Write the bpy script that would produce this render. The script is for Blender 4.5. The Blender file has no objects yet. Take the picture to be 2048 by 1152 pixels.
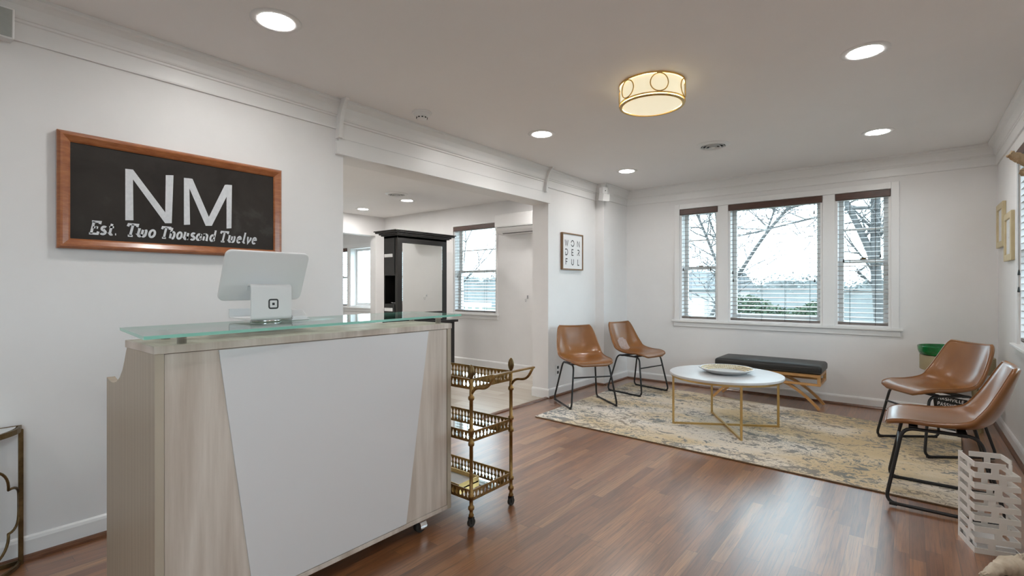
import bpy, bmesh, math, random
from mathutils import Vector, Matrix
PI = math.pi
R = math.radians
C = bpy.context.scene.collection
random.seed(7)

# ------------------------------------------------------------------ mesh helper
class MB:
    """collects shapes and links them as ONE mesh object"""
    def __init__(s): s.bm = bmesh.new()
    def box(s, x0, x1, y0, y1, z0, z1, bev=0, mi=0, seg=2):
        b = bmesh.new()
        bmesh.ops.create_cube(b, size=1)
        for v in b.verts:
            v.co = Vector(((x0+x1)/2+v.co.x*(x1-x0), (y0+y1)/2+v.co.y*(y1-y0), (z0+z1)/2+v.co.z*(z1-z0)))
        if bev: bmesh.ops.bevel(b, geom=b.edges[:], offset=bev, segments=seg, affect='EDGES', profile=.5)
        for f in b.faces: f.material_index = mi
        s.merge(b); return s
    def merge(s, b, M=None):
        m = {}
        for v in b.verts: m[v] = s.bm.verts.new(M @ v.co if M else v.co)
        for f in b.faces:
            try:
                g = s.bm.faces.new([m[v] for v in f.verts]); g.material_index = f.material_index; g.smooth = f.smooth
            except ValueError: pass
        b.free()
    def obox(s, c, size, rot=(0,0,0), bev=0, mi=0):
        """box at centre c with euler rotation"""
        from mathutils import Euler
        t = MB(); a = [d/2 for d in size]
        t.box(-a[0],a[0],-a[1],a[1],-a[2],a[2],bev,mi)
        s.merge(t.bm, Matrix.Translation(c) @ Euler(rot).to_matrix().to_4x4()); return s
    def prism(s, pts, n0, n1=None, mi=0):
        """polygon pts (3D, planar) extruded by vector n0"""
        n0 = Vector(n0)
        a = [s.bm.verts.new(Vector(p)) for p in pts]; b = [s.bm.verts.new(Vector(p)+n0) for p in pts]
        k = len(pts)
        for f in [a[::-1], b] + [[a[i],a[(i+1)%k],b[(i+1)%k],b[i]] for i in range(k)]:
            try: s.bm.faces.new(f).material_index = mi
            except ValueError: pass
        return s
    def quad(s, *p, mi=0):
        s.bm.faces.new([s.bm.verts.new(Vector(q)) for q in p]).material_index = mi; return s
    def tube(s, pts, r, n=10, closed=False, mi=0, caps=True):
        P = [Vector(p) for p in pts]; k = len(P)
        rr = r if isinstance(r, (list, tuple)) else [r]*k
        T = []
        for i in range(k):
            if closed: t = P[(i+1)%k]-P[i-1]
            else: t = P[min(i+1,k-1)]-P[max(i-1,0)]
            T.append(t.normalized())
        u = T[0].orthogonal().normalized()
        if abs(T[0].z) < .9: u = (Vector((0,0,1)) - T[0]*T[0].z).normalized()
        rings = []
        for i in range(k):
            u = (u - T[i]*u.dot(T[i]))
            u = u.normalized() if u.length > 1e-6 else T[i].orthogonal().normalized()
            w = T[i].cross(u)
            rings.append([s.bm.verts.new(P[i]+(u*math.cos(2*PI*j/n)+w*math.sin(2*PI*j/n))*rr[i]) for j in range(n)])
        for i in range(k if closed else k-1):
            A, B = rings[i], rings[(i+1)%k]
            if closed and i == k-1:   # best twist match
                o = min(range(n), key=lambda q: (B[q].co-A[0].co).length)
                B = B[o:]+B[:o]
            for j in range(n):
                f = s.bm.faces.new([A[j],A[(j+1)%n],B[(j+1)%n],B[j]]); f.smooth = n > 5; f.material_index = mi
        if caps and not closed:
            s.bm.faces.new(rings[0][::-1]).material_index = mi; s.bm.faces.new(rings[-1]).material_index = mi
        return s
    def bar(s, pts, w, h, closed=False, up=(0,0,1)):
        """rectangular section swept along pts: w sideways, h along up"""
        P = [Vector(p) for p in pts]; k = len(P); up = Vector(up)
        rings = []
        for i in range(k):
            if closed: t = P[(i+1)%k]-P[i-1]
            else: t = P[min(i+1,k-1)]-P[max(i-1,0)]
            t.normalize(); a = t.cross(up).normalized(); b = a.cross(t)
            rings.append([s.bm.verts.new(P[i]+a*w/2*x+b*h/2*y) for x,y in ((-1,-1),(1,-1),(1,1),(-1,1))])
        for i in range(k if closed else k-1):
            A, B = rings[i], rings[(i+1)%k]
            for j in range(4): s.bm.faces.new([A[j],A[(j+1)%4],B[(j+1)%4],B[j]])
        if not closed: s.bm.faces.new(rings[0][::-1]); s.bm.faces.new(rings[-1])
        return s
    def lathe(s, prof, c=(0,0,0), n=32, mi=0, a0=0, a1=2*PI, smooth=True):
        c = Vector(c); full = abs(a1-a0-2*PI) < 1e-6; m = n if full else n+1
        rings = []
        for r, z in prof:
            if r < 1e-6: rings.append([s.bm.verts.new(c+Vector((0,0,z)))])
            else: rings.append([s.bm.verts.new(c+Vector((r*math.cos(a0+(a1-a0)*j/n), r*math.sin(a0+(a1-a0)*j/n), z))) for j in range(m)])
        for A, B in zip(rings, rings[1:]):
            for j in range(n):
                j2 = (j+1) % m
                if len(A) == 1 and len(B) == 1: continue
                if len(A) == 1: q = [A[0], B[j2], B[j]]
                elif len(B) == 1: q = [A[j], A[j2], B[0]]
                else: q = [A[j], A[j2], B[j2], B[j]]
                f = s.bm.faces.new(q); f.smooth = smooth; f.material_index = mi
        return s
    def ball(s, c, r, sc=(1,1,1), n=12):
        t = bmesh.new(); bmesh.ops.create_uvsphere(t, u_segments=n, v_segments=max(6,n//2+2), radius=r)
        for f in t.faces: f.smooth = True
        s.merge(t, Matrix.Translation(c) @ Matrix.Diagonal((*sc,1))); return s
    def build(s, name, mats, parent=None, local=False, fix=True, auto=None):
        bm = s.bm
        if fix: bmesh.ops.recalc_face_normals(bm, faces=bm.faces[:])
        if parent is not None and not local:
            bm.transform(wm(parent).inverted())
        me = bpy.data.meshes.new(name); bm.to_mesh(me); bm.free()
        for m in (mats if isinstance(mats, (list, tuple)) else [mats]): me.materials.append(m)
        if auto is not None:
            for p in me.polygons: p.use_smooth = True
            try: me.set_sharp_from_angle(angle=R(auto))
            except Exception: pass
        o = bpy.data.objects.new(name, me); C.objects.link(o)
        if parent is not None: o.parent = parent
        return o

def wm(o):
    m = o.matrix_basis.copy()
    while o.parent: o = o.parent; m = o.matrix_basis @ m
    return m
def tag(o, label=None, cat=None, group=None, kind=None):
    if label: o['label'] = label
    if cat: o['category'] = cat
    if group: o['group'] = group
    if kind: o['kind'] = kind
    return o
def thing(name, label, cat, loc=(0,0,0), rz=0, group=None):
    o = bpy.data.objects.new(name, None); C.objects.link(o); o.empty_display_size = .1
    o.location = loc; o.rotation_euler = (0,0,rz); return tag(o, label, cat, group)
def struct(name, mb, m, parent=None, **k):
    o = mb.build(name, m, parent, **k)
    if parent is None: o['kind'] = 'structure'
    return o
def copy_tree(o, parent=None):
    c = o.copy(); C.objects.link(c); c.parent = parent
    for ch in list(o.children): copy_tree(ch, c)
    return c
def fillet(pts, r, closed=False, k=6):
    P = [Vector(p) for p in pts]; n = len(P); out = []
    for i in range(n):
        if not closed and i in (0, n-1): out.append(P[i]); continue
        a = P[i-1]-P[i]; b = P[(i+1)%n]-P[i]; la, lb = a.length, b.length; a.normalize(); b.normalize()
        rr = r[i] if isinstance(r, (list,tuple)) else r
        d = min(rr, la*.48, lb*.48)
        p, q = P[i]+a*d, P[i]+b*d
        for j in range(k+1):
            t = j/k; out.append(p*(1-t)**2 + P[i]*2*t*(1-t) + q*t*t)
    return out
def arc(cx, cy, rx, ry, a0, a1, n=12):
    return [(cx+rx*math.cos(R(a0+(a1-a0)*i/n)), cy+ry*math.sin(R(a0+(a1-a0)*i/n))) for i in range(n+1)]
def catmull(P, n):
    P = [Vector(p) for p in P]; Q = [P[0]*2-P[1]]+P+[P[-1]*2-P[-2]]; out = []
    for i in range(n+1):
        t = i/n*(len(P)-1); k = min(int(t), len(P)-2); t -= k
        a,b,c,d = Q[k:k+4]
        out.append(.5*(2*b+(c-a)*t+(2*a-5*b+4*c-d)*t*t+(3*b-a-3*c+d)*t**3))
    return out

# ------------------------------------------------------------------ materials
def mat(name, col, rough=.5, metal=0, spec=.5, coat=0, coat_r=.1, emit=None, es=0):
    m = bpy.data.materials.new(name); m.use_nodes = True
    b = m.node_tree.nodes['Principled BSDF']
    b.inputs['Base Color'].default_value = (*col, 1); b.inputs['Roughness'].default_value = rough
    b.inputs['Metallic'].default_value = metal; b.inputs['Specular IOR Level'].default_value = spec
    b.inputs['Coat Weight'].default_value = coat; b.inputs['Coat Roughness'].default_value = coat_r
    if emit: b.inputs['Emission Color'].default_value = (*emit,1); b.inputs['Emission Strength'].default_value = es
    return m
def N(m, t, **k):
    n = m.node_tree.nodes.new(t)
    for a, v in k.items():
        if a.startswith('i_'):
            key = a[2:]
            n.inputs[int(key) if key.isdigit() else key.replace('_',' ')].default_value = v
        else: setattr(n, a, v)
    return n
def L(m, a, b): m.node_tree.links.new(a, b)
def coords(m, scale=(1,1,1), rot=(0,0,0), loc=(0,0,0)):
    tc = N(m,'ShaderNodeTexCoord'); mp = N(m,'ShaderNodeMapping')
    mp.inputs['Scale'].default_value = scale; mp.inputs['Rotation'].default_value = rot; mp.inputs['Location'].default_value = loc
    L(m, tc.outputs['Object'], mp.inputs['Vector']); return mp.outputs['Vector']
def ramp(m, fac, stops, interp='LINEAR'):
    r = N(m,'ShaderNodeValToRGB'); e = r.color_ramp; e.interpolation = interp
    while len(e.elements) > 1: e.elements.remove(e.elements[0])
    e.elements[0].position = stops[0][0]; e.elements[0].color = (*stops[0][1],1)
    for p, c in stops[1:]: e.elements.new(p).color = (*c,1)
    L(m, fac, r.inputs['Fac']); return r.outputs['Color']
def noise(m, vec, scale, detail=4, rough=.5, dist=0):
    n = N(m,'ShaderNodeTexNoise'); n.inputs['Scale'].default_value = scale; n.inputs['Detail'].default_value = detail
    n.inputs['Roughness'].default_value = rough; n.inputs['Distortion'].default_value = dist
    L(m, vec, n.inputs['Vector']); return n.outputs['Fac']
def mth(m, op, a, b=None, c=None):
    n = N(m,'ShaderNodeMath', operation=op)
    for i, v in enumerate((a,b,c)):
        if v is None: continue
        if isinstance(v, (int,float)): n.inputs[i].default_value = v
        else: L(m, v, n.inputs[i])
    return n.outputs[0]
def mixc(m, fac, a, b, mode='MIX'):
    n = N(m,'ShaderNodeMix', data_type='RGBA', blend_type=mode)
    if isinstance(fac,(int,float)): n.inputs[0].default_value = fac
    else: L(m, fac, n.inputs[0])
    for i, v in ((6,a),(7,b)):
        if isinstance(v, tuple): n.inputs[i].default_value = (*v,1)
        else: L(m, v, n.inputs[i])
    return n.outputs[2]
def bsdf(m): return m.node_tree.nodes['Principled BSDF']
def bump(m, h, strength=.2, dist=.002):
    n = N(m,'ShaderNodeBump'); n.inputs['Strength'].default_value = strength; n.inputs['Distance'].default_value = dist
    L(m, h, n.inputs['Height']); L(m, n.outputs['Normal'], bsdf(m).inputs['Normal'])
def mottled(name, c0, c1, scale=8, rough=.5, metal=0, stretch=(1,1,1), bs=0, **k):
    m = mat(name, c0, rough, metal, **k); v = coords(m, stretch)
    f = noise(m, v, scale, 5, .6)
    L(m, ramp(m, f, [(.3,c0),(.7,c1)]), bsdf(m).inputs['Base Color'])
    if bs: bump(m, f, bs)
    return m

M = {}
M['wall'] = mottled('wall_paint', (.80,.79,.785), (.83,.82,.815), 3, .55)
M['ceil'] = mottled('ceiling_paint', (.87,.855,.85), (.89,.875,.87), 2, .7)
M['trim'] = mat('trim_paint', (.83,.825,.82), .35)
M['white'] = mat('white_plastic', (.82,.82,.82), .3)
M['whitemat'] = mat('white_metal', (.80,.78,.75), .4)
M['acwhite'] = mat('white_ac_shell', (.92,.915,.91), .25)
M['black'] = mat('black_metal', (.012,.012,.013), .38)
M['blackpl'] = mat('black_plastic', (.015,.015,.015), .5)
M['chrome'] = mat('chrome', (.85,.85,.87), .12, 1)
M['brass'] = mottled('antique_brass', (.20,.11,.035), (.36,.22,.085), 30, .38, 1)
M['bronze'] = mottled('bronze_metal', (.10,.065,.03), (.22,.15,.07), 25, .4, 1)
M['gold'] = mottled('brushed_gold', (.62,.43,.17), (.70,.50,.22), 20, .36, 1)
M['blindwood'] = mottled('dark_blind_wood', (.055,.026,.018), (.11,.05,.035), 6, .4, stretch=(2,20,20))
M['slat'] = mat('blind_slat', (.33,.285,.26), .3, spec=.6)
M['cord'] = mat('blind_cord', (.05,.04,.035), .7)
M['shoe'] = mottled('shoe_moulding_wood', (.10,.035,.014), (.18,.07,.03), 8, .3, stretch=(3,3,20), coat=.3)
M['beads'] = mottled('pale_gold_beads', (.66,.53,.30), (.80,.70,.48), 40, .3, .6)
M['mirror'] = mat('mirror', (.86,.88,.87), .015, 1)
M['cab'] = mottled('black_cabinet', (.010,.009,.008), (.016,.014,.013), 5, .3)
M['cubby'] = mat('cubby_dark', (.004,.004,.004), .7)
M['rubber'] = mat('dark_rubber', (.02,.018,.015), .6)
M['leafgreen'] = mottled('green_glass', (.004,.10,.02), (.01,.22,.05), 25, .12)
M['ochre'] = mottled('ochre_drum', (.30,.235,.12), (.34,.27,.15), 9, .55)
M['paper'] = mat('white_print', (.80,.80,.80), .6)
M['ink'] = mat('black_ink', (.02,.02,.02), .6)
M['chalk'] = mottled('white_chalk', (.62,.63,.66), (.72,.73,.75), 60, .9)
M['frameoak'] = mottled('oak_frame', (.18,.10,.045), (.26,.15,.07), 12, .5, stretch=(4,4,1))
M['palegold'] = mottled('pale_gold_frame', (.55,.45,.26), (.64,.54,.33), 12, .45)
M['sketch'] = mottled('pale_print', (.62,.60,.58), (.80,.79,.77), 14, .7)
M['drift'] = mottled('driftwood', (.30,.19,.09), (.62,.50,.33), 9, .85, stretch=(3,3,.6), bs=.8)
M['driftpale'] = mottled('pale_driftwood', (.55,.46,.34), (.75,.68,.56), 22, .85, bs=.9)
M['benchwood'] = mottled('honey_wood', (.50,.25,.085), (.62,.34,.13), 6, .4, stretch=(3,12,12))
M['cushion'] = mat('black_leather', (.018,.017,.016), .42)
v = coords(M['cushion']); bump(M['cushion'], noise(M['cushion'], v, 90, 3), .5, .004)
M['marble'] = mottled('white_stone_top', (.57,.565,.57), (.62,.615,.62), 5, .4)
M['darkvoid'] = mat('vent_dark', (.02,.02,.02), .8)
M['acline'] = mat('dark_line', (.05,.05,.05), .6)
M['asphalt'] = mottled('outdoor_ground', (.10,.11,.09), (.14,.15,.12), 1.5, .9)
M['bark'] = mottled('bark', (.05,.05,.05), (.085,.082,.08), 6, .9)
M['hedge'] = mottled('hedge_leaf', (.025,.045,.025), (.06,.085,.05), 3, .9)
M['house'] = mat('house_siding', (.35,.36,.37), .8)
M['roof'] = mat('roof_shingle', (.08,.085,.09), .9)

def leather():
    m = mat('tan_leather', (.3,.11,.03), .3, coat=.25, coat_r=.18); v = coords(m)
    f = noise(m, v, 3.5, 3, .5)
    L(m, ramp(m, f, [(.3,(.205,.077,.018)),(.7,(.295,.118,.030))]), bsdf(m).inputs['Base Color'])
    bump(m, noise(m, v, 14, 3, .5), .12, .006)
    return m
M['leather'] = leather()

def oakfloor():
    m = mat('oak_strip_floor', (.1,.05,.03), .3, spec=.5, coat=1., coat_r=.285)
    bsdf(m).inputs['Coat IOR'].default_value = 1.9
    tc = N(m,'ShaderNodeTexCoord'); sp = N(m,'ShaderNodeSeparateXYZ'); L(m, tc.outputs['Object'], sp.inputs[0])
    x, y = sp.outputs[0], sp.outputs[1]
    u = mth(m,'DIVIDE', x, .057); row = mth(m,'FLOOR', u); fu = mth(m,'FRACT', u)
    wn = N(m,'ShaderNodeTexWhiteNoise', noise_dimensions='1D'); L(m, row, wn.inputs['W'])
    yy = mth(m,'ADD', mth(m,'DIVIDE', y, .75), mth(m,'MULTIPLY', wn.outputs['Value'], 7.3))
    idn = mth(m,'FLOOR', yy); fy = mth(m,'FRACT', yy)
    cb = N(m,'ShaderNodeCombineXYZ'); L(m, row, cb.inputs[0]); L(m, idn, cb.inputs[1])
    w2 = N(m,'ShaderNodeTexWhiteNoise', noise_dimensions='3D'); L(m, cb.outputs[0], w2.inputs['Vector'])
    col = ramp(m, w2.outputs['Value'], [(0,(.20,.072,.024)),(.3,(.26,.100,.034)),(.6,(.305,.124,.044)),(.85,(.36,.16,.062)),(1,(.43,.22,.095))])
    # grain, offset per board
    g = N(m,'ShaderNodeCombineXYZ'); L(m, mth(m,'MULTIPLY', x, 130.), g.inputs[0])
    L(m, mth(m,'ADD', mth(m,'MULTIPLY', y, 4.5), mth(m,'MULTIPLY', w2.outputs['Value'], 40.)), g.inputs[1]); L(m, w2.outputs['Value'], g.inputs[2])
    gr = noise(m, g.outputs[0], 1.0, 6, .62, .6)
    col = mixc(m, .85, col, ramp(m, gr, [(.30,(.30,.26,.24)),(.47,(.90,.89,.88)),(.72,(1.3,1.27,1.2))]), 'MULTIPLY')
    g2 = N(m,'ShaderNodeCombineXYZ'); L(m, mth(m,'MULTIPLY', x, 26.), g2.inputs[0]); L(m, mth(m,'ADD', mth(m,'MULTIPLY', y, 2.2), mth(m,'MULTIPLY', w2.outputs['Value'], 17.)), g2.inputs[1])
    col = mixc(m, .6, col, ramp(m, noise(m, g2.outputs[0], 1.0, 3, .55, 1.5), [(.33,(.52,.47,.44)),(.55,(1,1,1)),(.75,(1.2,1.17,1.1))]), 'MULTIPLY')
    gap = mth(m,'MAXIMUM', mth(m,'LESS_THAN', fu, .022), mth(m,'LESS_THAN', fy, .0022))
    col = mixc(m, gap, col, (.03,.014,.008))
    L(m, col, bsdf(m).inputs['Base Color'])
    big = noise(m, tc.outputs['Object'], 2.2, 3)
    ro = mth(m,'ADD', mth(m,'MULTIPLY', gr, .06), mth(m,'MULTIPLY_ADD', big, .10, .27))
    L(m, ro, bsdf(m).inputs['Roughness'])
    h = mth(m,'SUBTRACT', mth(m,'MULTIPLY', gr, .35), gap); bump(m, h, .05, .0015)
    return m
M['floor'] = oakfloor()
def palefloor():
    m = mat('pale_plank_floor', (.5,.45,.4), .25)
    tc = N(m,'ShaderNodeTexCoord'); sp = N(m,'ShaderNodeSeparateXYZ'); L(m, tc.outputs['Object'], sp.inputs[0])
    u = mth(m,'DIVIDE', sp.outputs[1], .15); row = mth(m,'FLOOR', u)
    wn = N(m,'ShaderNodeTexWhiteNoise', noise_dimensions='1D'); L(m, row, wn.inputs['W'])
    vv = mth(m,'ADD', mth(m,'DIVIDE', sp.outputs[0], .9), mth(m,'MULTIPLY', wn.outputs['Value'], 5.))
    cb = N(m,'ShaderNodeCombineXYZ'); L(m, row, cb.inputs[0]); L(m, mth(m,'FLOOR', vv), cb.inputs[1])
    w2 = N(m,'ShaderNodeTexWhiteNoise', noise_dimensions='3D'); L(m, cb.outputs[0], w2.inputs['Vector'])
    v = coords(m, (2,30,1))
    col = ramp(m, mth(m,'MULTIPLY_ADD', w2.outputs['Value'], .5, mth(m,'MULTIPLY', noise(m, v, 1.2, 4), .5)), [(.2,(.46,.40,.33)),(.8,(.60,.54,.47))])
    gap = mth(m,'LESS_THAN', mth(m,'FRACT', u), .02)
    L(m, mixc(m, gap, col, (.3,.26,.21)), bsdf(m).inputs['Base Color']); return m
M['palefloor'] = palefloor()
def ash(name, c0, c1, stretch):
    m = mat(name, c0, .42); v = coords(m, stretch)
    w = N(m,'ShaderNodeTexWave', wave_type='BANDS', bands_direction='X'); w.inputs['Scale'].default_value = 1.1
    w.inputs['Distortion'].default_value = 9; w.inputs['Detail'].default_value = 3; w.inputs['Detail Scale'].default_value = .8
    L(m, v, w.inputs['Vector']); f = noise(m, v, 7, 5, .6)
    col = mixc(m, .45, ramp(m, w.outputs['Fac'], [(.0,c0),(1,c1)]), ramp(m, f, [(.3,c0),(.7,c1)]))
    L(m, col, bsdf(m).inputs['Base Color']); return m
M['ash'] = ash('pale_ash_laminate', (.46,.375,.305), (.72,.64,.565), (1.5,7,.45))
M['ashside'] = ash('pale_ash_side', (.40,.33,.25), (.47,.40,.31), (9,1.5,.45))
M['deskwhite'] = mat('white_laminate', (.73,.715,.715), .3)
def rugm():
    m = mat('abstract_rug', (.6,.5,.4), .95, spec=.1)
    v0 = coords(m); vs = coords(m, (1,1.45,1), (0,0,.12), (3.1,7.7,0)); vl = coords(m, (.7,1.5,1), (0,0,.12), (1.3,2.9,0))
    sp = N(m,'ShaderNodeSeparateXYZ'); L(m, v0, sp.inputs[0])
    big = noise(m, vl, 1.6, 3, .5, .3)
    # cream turning straw yellow toward the right end
    yel = mth(m,'ADD', mth(m,'MULTIPLY_ADD', mth(m,'SUBTRACT', sp.outputs[1], 4.6), .07, -.02), mth(m,'MULTIPLY_ADD', sp.outputs[0], .06, mth(m,'MULTIPLY', big, 1.05)))
    col = ramp(m, yel, [(.22,(.82,.76,.69)),(.36,(.78,.70,.59)),(.50,(.70,.57,.38)),(.66,(.63,.49,.30))])
    grain = noise(m, v0, 170, 2); col = mixc(m, .3, col, ramp(m, grain, [(.3,(.72,.72,.72)),(.7,(1.12,1.12,1.12))]), 'MULTIPLY')
    zone = noise(m, vl, 1.15, 2, .5, .6)
    zmask = ramp(m, zone, [(.34,(.12,.12,.12)),(.56,(1,1,1))])
    n1 = noise(m, vs, 7.6, 8, .62, 1.0)
    m1 = mth(m,'GREATER_THAN', n1, mth(m,'MULTIPLY_ADD', zmask, -.115, .668))
    n2 = noise(m, vs, 16., 5, .6, 1.4)
    m2 = mth(m,'GREATER_THAN', n2, mth(m,'MULTIPLY_ADD', zmask, -.085, .645))
    n3 = noise(m, vs, 8., 4, .55, 1.8); rid = mth(m,'ABSOLUTE', mth(m,'SUBTRACT', n3, .5))
    m3 = mth(m,'MULTIPLY', mth(m,'LESS_THAN', rid, .012), mth(m,'GREATER_THAN', zone, .47))
    hue = noise(m, v0, 2.1, 2)
    grey = ramp(m, hue, [(.33,(.17,.20,.215)),(.5,(.23,.225,.215)),(.67,(.30,.25,.20))])
    fade = mth(m,'MULTIPLY', mth(m,'MAXIMUM', m3, mth(m,'MAXIMUM', m1, m2)), .86)
    col = mixc(m, fade, col, grey)
    L(m, col, bsdf(m).inputs['Base Color']); bump(m, grain, .4, .003); return m
M['rug'] = rugm()
def chalkboard():
    m = mat('chalkboard', (.02,.016,.013), .55); v = coords(m)
    f = noise(m, v, 3.2, 5, .6, .4)
    L(m, ramp(m, f, [(.3,(.016,.012,.010)),(.62,(.034,.028,.024)),(.85,(.09,.085,.08))]), bsdf(m).inputs['Base Color']); return m
M['board'] = chalkboard(); bsdf(M['board']).inputs['Specular IOR Level'].default_value = .25
def mahog():
    m = mat('reddish_wood', (.3,.1,.04), .3, coat=.4, coat_r=.15); v = coords(m, (3,3,14))
    f = noise(m, v, 6, 5, .6)
    L(m, ramp(m, f, [(.3,(.26,.075,.022)),(.7,(.42,.15,.05))]), bsdf(m).inputs['Base Color']); return m
M['mahog'] = mahog()
def glass(name, tint, refl_ior=1.5):
    m = bpy.data.materials.new(name); m.use_nodes = True; nt = m.node_tree; nt.nodes.clear()
    o = nt.nodes.new('ShaderNodeOutputMaterial'); t = nt.nodes.new('ShaderNodeBsdfTransparent'); g = nt.nodes.new('ShaderNodeBsdfGlossy')
    f = nt.nodes.new('ShaderNodeFresnel'); x = nt.nodes.new('ShaderNodeMixShader')
    t.inputs[0].default_value = (*tint,1); g.inputs['Roughness'].default_value = .01; f.inputs[0].default_value = refl_ior
    ge = nt.nodes.new('ShaderNodeNewGeometry'); mx = nt.nodes.new('ShaderNodeMix')   # same reflectance from both sides of the sheet
    mx.inputs[2].default_value = refl_ior; mx.inputs[3].default_value = 1/refl_ior; nt.links.new(ge.outputs['Backfacing'], mx.inputs[0]); nt.links.new(mx.outputs[0], f.inputs[0])
    nt.links.new(f.outputs[0], x.inputs[0]); nt.links.new(t.outputs[0], x.inputs[1]); nt.links.new(g.outputs[0], x.inputs[2]); nt.links.new(x.outputs[0], o.inputs[0])
    return m
M['pane'] = glass('window_glass', (.90,.95,.94), 1.25)
M['deskglass'] = glass('clear_table_glass', (.86,.93,.90), 1.5)
M['glassedge'] = mat('green_glass_edge', (.30,.68,.55), .15)
M['glassedge'].node_tree.nodes['Principled BSDF'].inputs['Transmission Weight'].default_value = .25
M['frost'] = mat('lamp_shade', (.8,.76,.62), .5, emit=(1,.90,.62), es=.52)
M['frostlens'] = mat('lamp_diffuser', (.8,.76,.64), .5, emit=(1,.90,.64), es=.50)
LENS = 98.
M['lenssalon'] = mat('led_lens_salon', (.9,.9,.9), .4, emit=(1,.972,.94), es=LENS*1.75)
M['lens'] = mat('led_lens', (.9,.9,.9), .4, emit=(1,.972,.94), es=LENS)

# ------------------------------------------------------------------ room shell
XL, XR, YB, HC = -3.05, .61, 6.08, 2.47
OY0, OY1, OZ = 1.93, 4.42, 2.11          # the wide opening in the left wall
XF, XI = -7.47, -3.26                   # other room: far wall, near wall inner face
YO = 5.58                               # other room window wall
Y0 = -2.6
f = MB(); f.box(XL-.02, XR+.3, Y0-.2, YB+.3, -.1, 0); struct('floor', f, M['floor'])
f = MB(); f.box(-10.4, XL-.02, -.2, YO+.25, -.1, 0); struct('floor_salon', f, M['palefloor'])
f = MB(); f.box(-10.4, XR+.2, Y0-.2, YB+.2, HC, HC+.1); struct('ceiling', f, M['ceil'])
w = MB(); w.box(XI, XL, Y0, OY0, 0, HC); w.box(XI, XL, OY0, OY1, OZ, HC); w.box(XI, XL, OY1, YB+.2, 0, HC)
w.box(XL, -2.93, 5.45, YB+.1, 0, HC); struct('wall_left', w, M['wall'])

def wall_with_holes(mb, axis, p, t, a0, a1, holes, z1=HC):
    """wall plane at p, thickness t outward, from a0 to a1 along the other axis; holes (h0,h1,z0,z1) sorted"""
    def bx(b0, b1, c0, c1):
        if b1-b0 < 1e-4 or c1-c0 < 1e-4: return
        q0, q1 = sorted((p, p+t))
        if axis == 'y': mb.box(b0, b1, q0, q1, c0, c1)
        else: mb.box(q0, q1, b0, b1, c0, c1)
    x = a0
    for h0,h1,z0,zz in holes:
        bx(x, h0, 0, z1); bx(h0, h1, 0, z0); bx(h0, h1, zz, z1); x = h1
    bx(x, a1, 0, z1)
WB = [(-2.215,-1.762,.80,2.165), (-1.645,-.708,.80,2.165), (-.597,-.138,.80,2.165)]
w = MB(); wall_with_holes(w, 'y', YB, .2, XL-.21, XR+.2, WB); struct('wall_back', w, M['wall'])
WR = [(-1.2,-.2,.80,2.165),(3.35,4.96,.80,2.165)]  # first opening belongs to the added window behind the camera
w = MB(); wall_with_holes(w, 'x', XR, .2, Y0, YB+.1, WR); struct('wall_right', w, M['wall'])
w = MB(); w.box(XI, XR+.2, Y0-.2, Y0, 0, HC); struct('wall_front', w, M['wall'])
WO = [(-9.3,-8.66,.82,1.98), (-8.58,-7.55,.82,1.98), (-5.68,-4.78,.80,2.165)]
w = MB(); wall_with_holes(w, 'y', YO, .2, -10.4, XI+.01, WO); struct('wall_salon_window', w, M['wall'])
w = MB(); w.box(-10.4, XI, -.2, 0, 0, HC); struct('wall_salon_front', w, M['wall'])
w = MB(); w.box(XF-.16, XF, 0, 3.4, 0, HC); w.box(XF-.16, XF, 3.4, 5.38, 2.13, HC); w.box(XF-.16, XF, 5.38, YO, 0, HC); struct('wall_salon_far', w, M['wall'])
w = MB(); w.box(-10.4, -10.2, 0, YO, 0, HC); struct('wall_far_room', w, M['wall'])

# baseboards + brown shoe moulding, one mesh per run with two materials
def baseboard(name, runs, shoe=True):
    """runs: (p, q, n): floor points p->q, n = unit vector into the room"""
    mb = MB()
    for p, q, n in runs:
        p, q, n = Vector((*p,0)), Vector((*q,0)), Vector((*n,0)); up = Vector((0,0,1))
        t0 = .016 if shoe else 0
        prof = [(0,0),(.016,0),(.016,.082),(.011,.094),(.004,.10),(0,.10)]
        mb.prism([p+n*a+up*b for a,b in prof], q-p)
        if shoe:
            prof = [(.016,0),(.036,0),(.034,.010),(.027,.019),(.016,.022)]
            mb.prism([p+n*a+up*b for a,b in prof], q-p, mi=1)
    return struct(name, mb, [M['trim'], M['shoe']])
baseboard('baseboard_left', [((XL,Y0),(XL,OY0),(1,0)), ((XL,OY1),(XL,5.45),(1,0)), ((XL,5.45),(-2.93+.0145,5.45),(0,-1)), ((-2.93,5.45-.0175),(-2.93,YB),(1,0))])
baseboard('baseboard_back', [((-2.93,YB),(XR,YB),(0,-1))])
baseboard('baseboard_right', [((XR,Y0),(XR,YB),(-1,0))])
baseboard('baseboard_salon', [((XF,YO),(XI,YO),(0,-1)), ((XI,OY1),(XL+.016,OY1),(0,-1)), ((XI,OY1),(XI,YO),(-1,0))], shoe=False)
t = MB(); t.prism([(XL-.045,OY0,0),(XL+.02,OY0,0),(XL+.012,OY0,.012),(XL-.02,OY0,.016),(XL-.042,OY0,.006)], (0,OY1-OY0,0)); struct('trim_1', t, M['shoe'])

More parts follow.
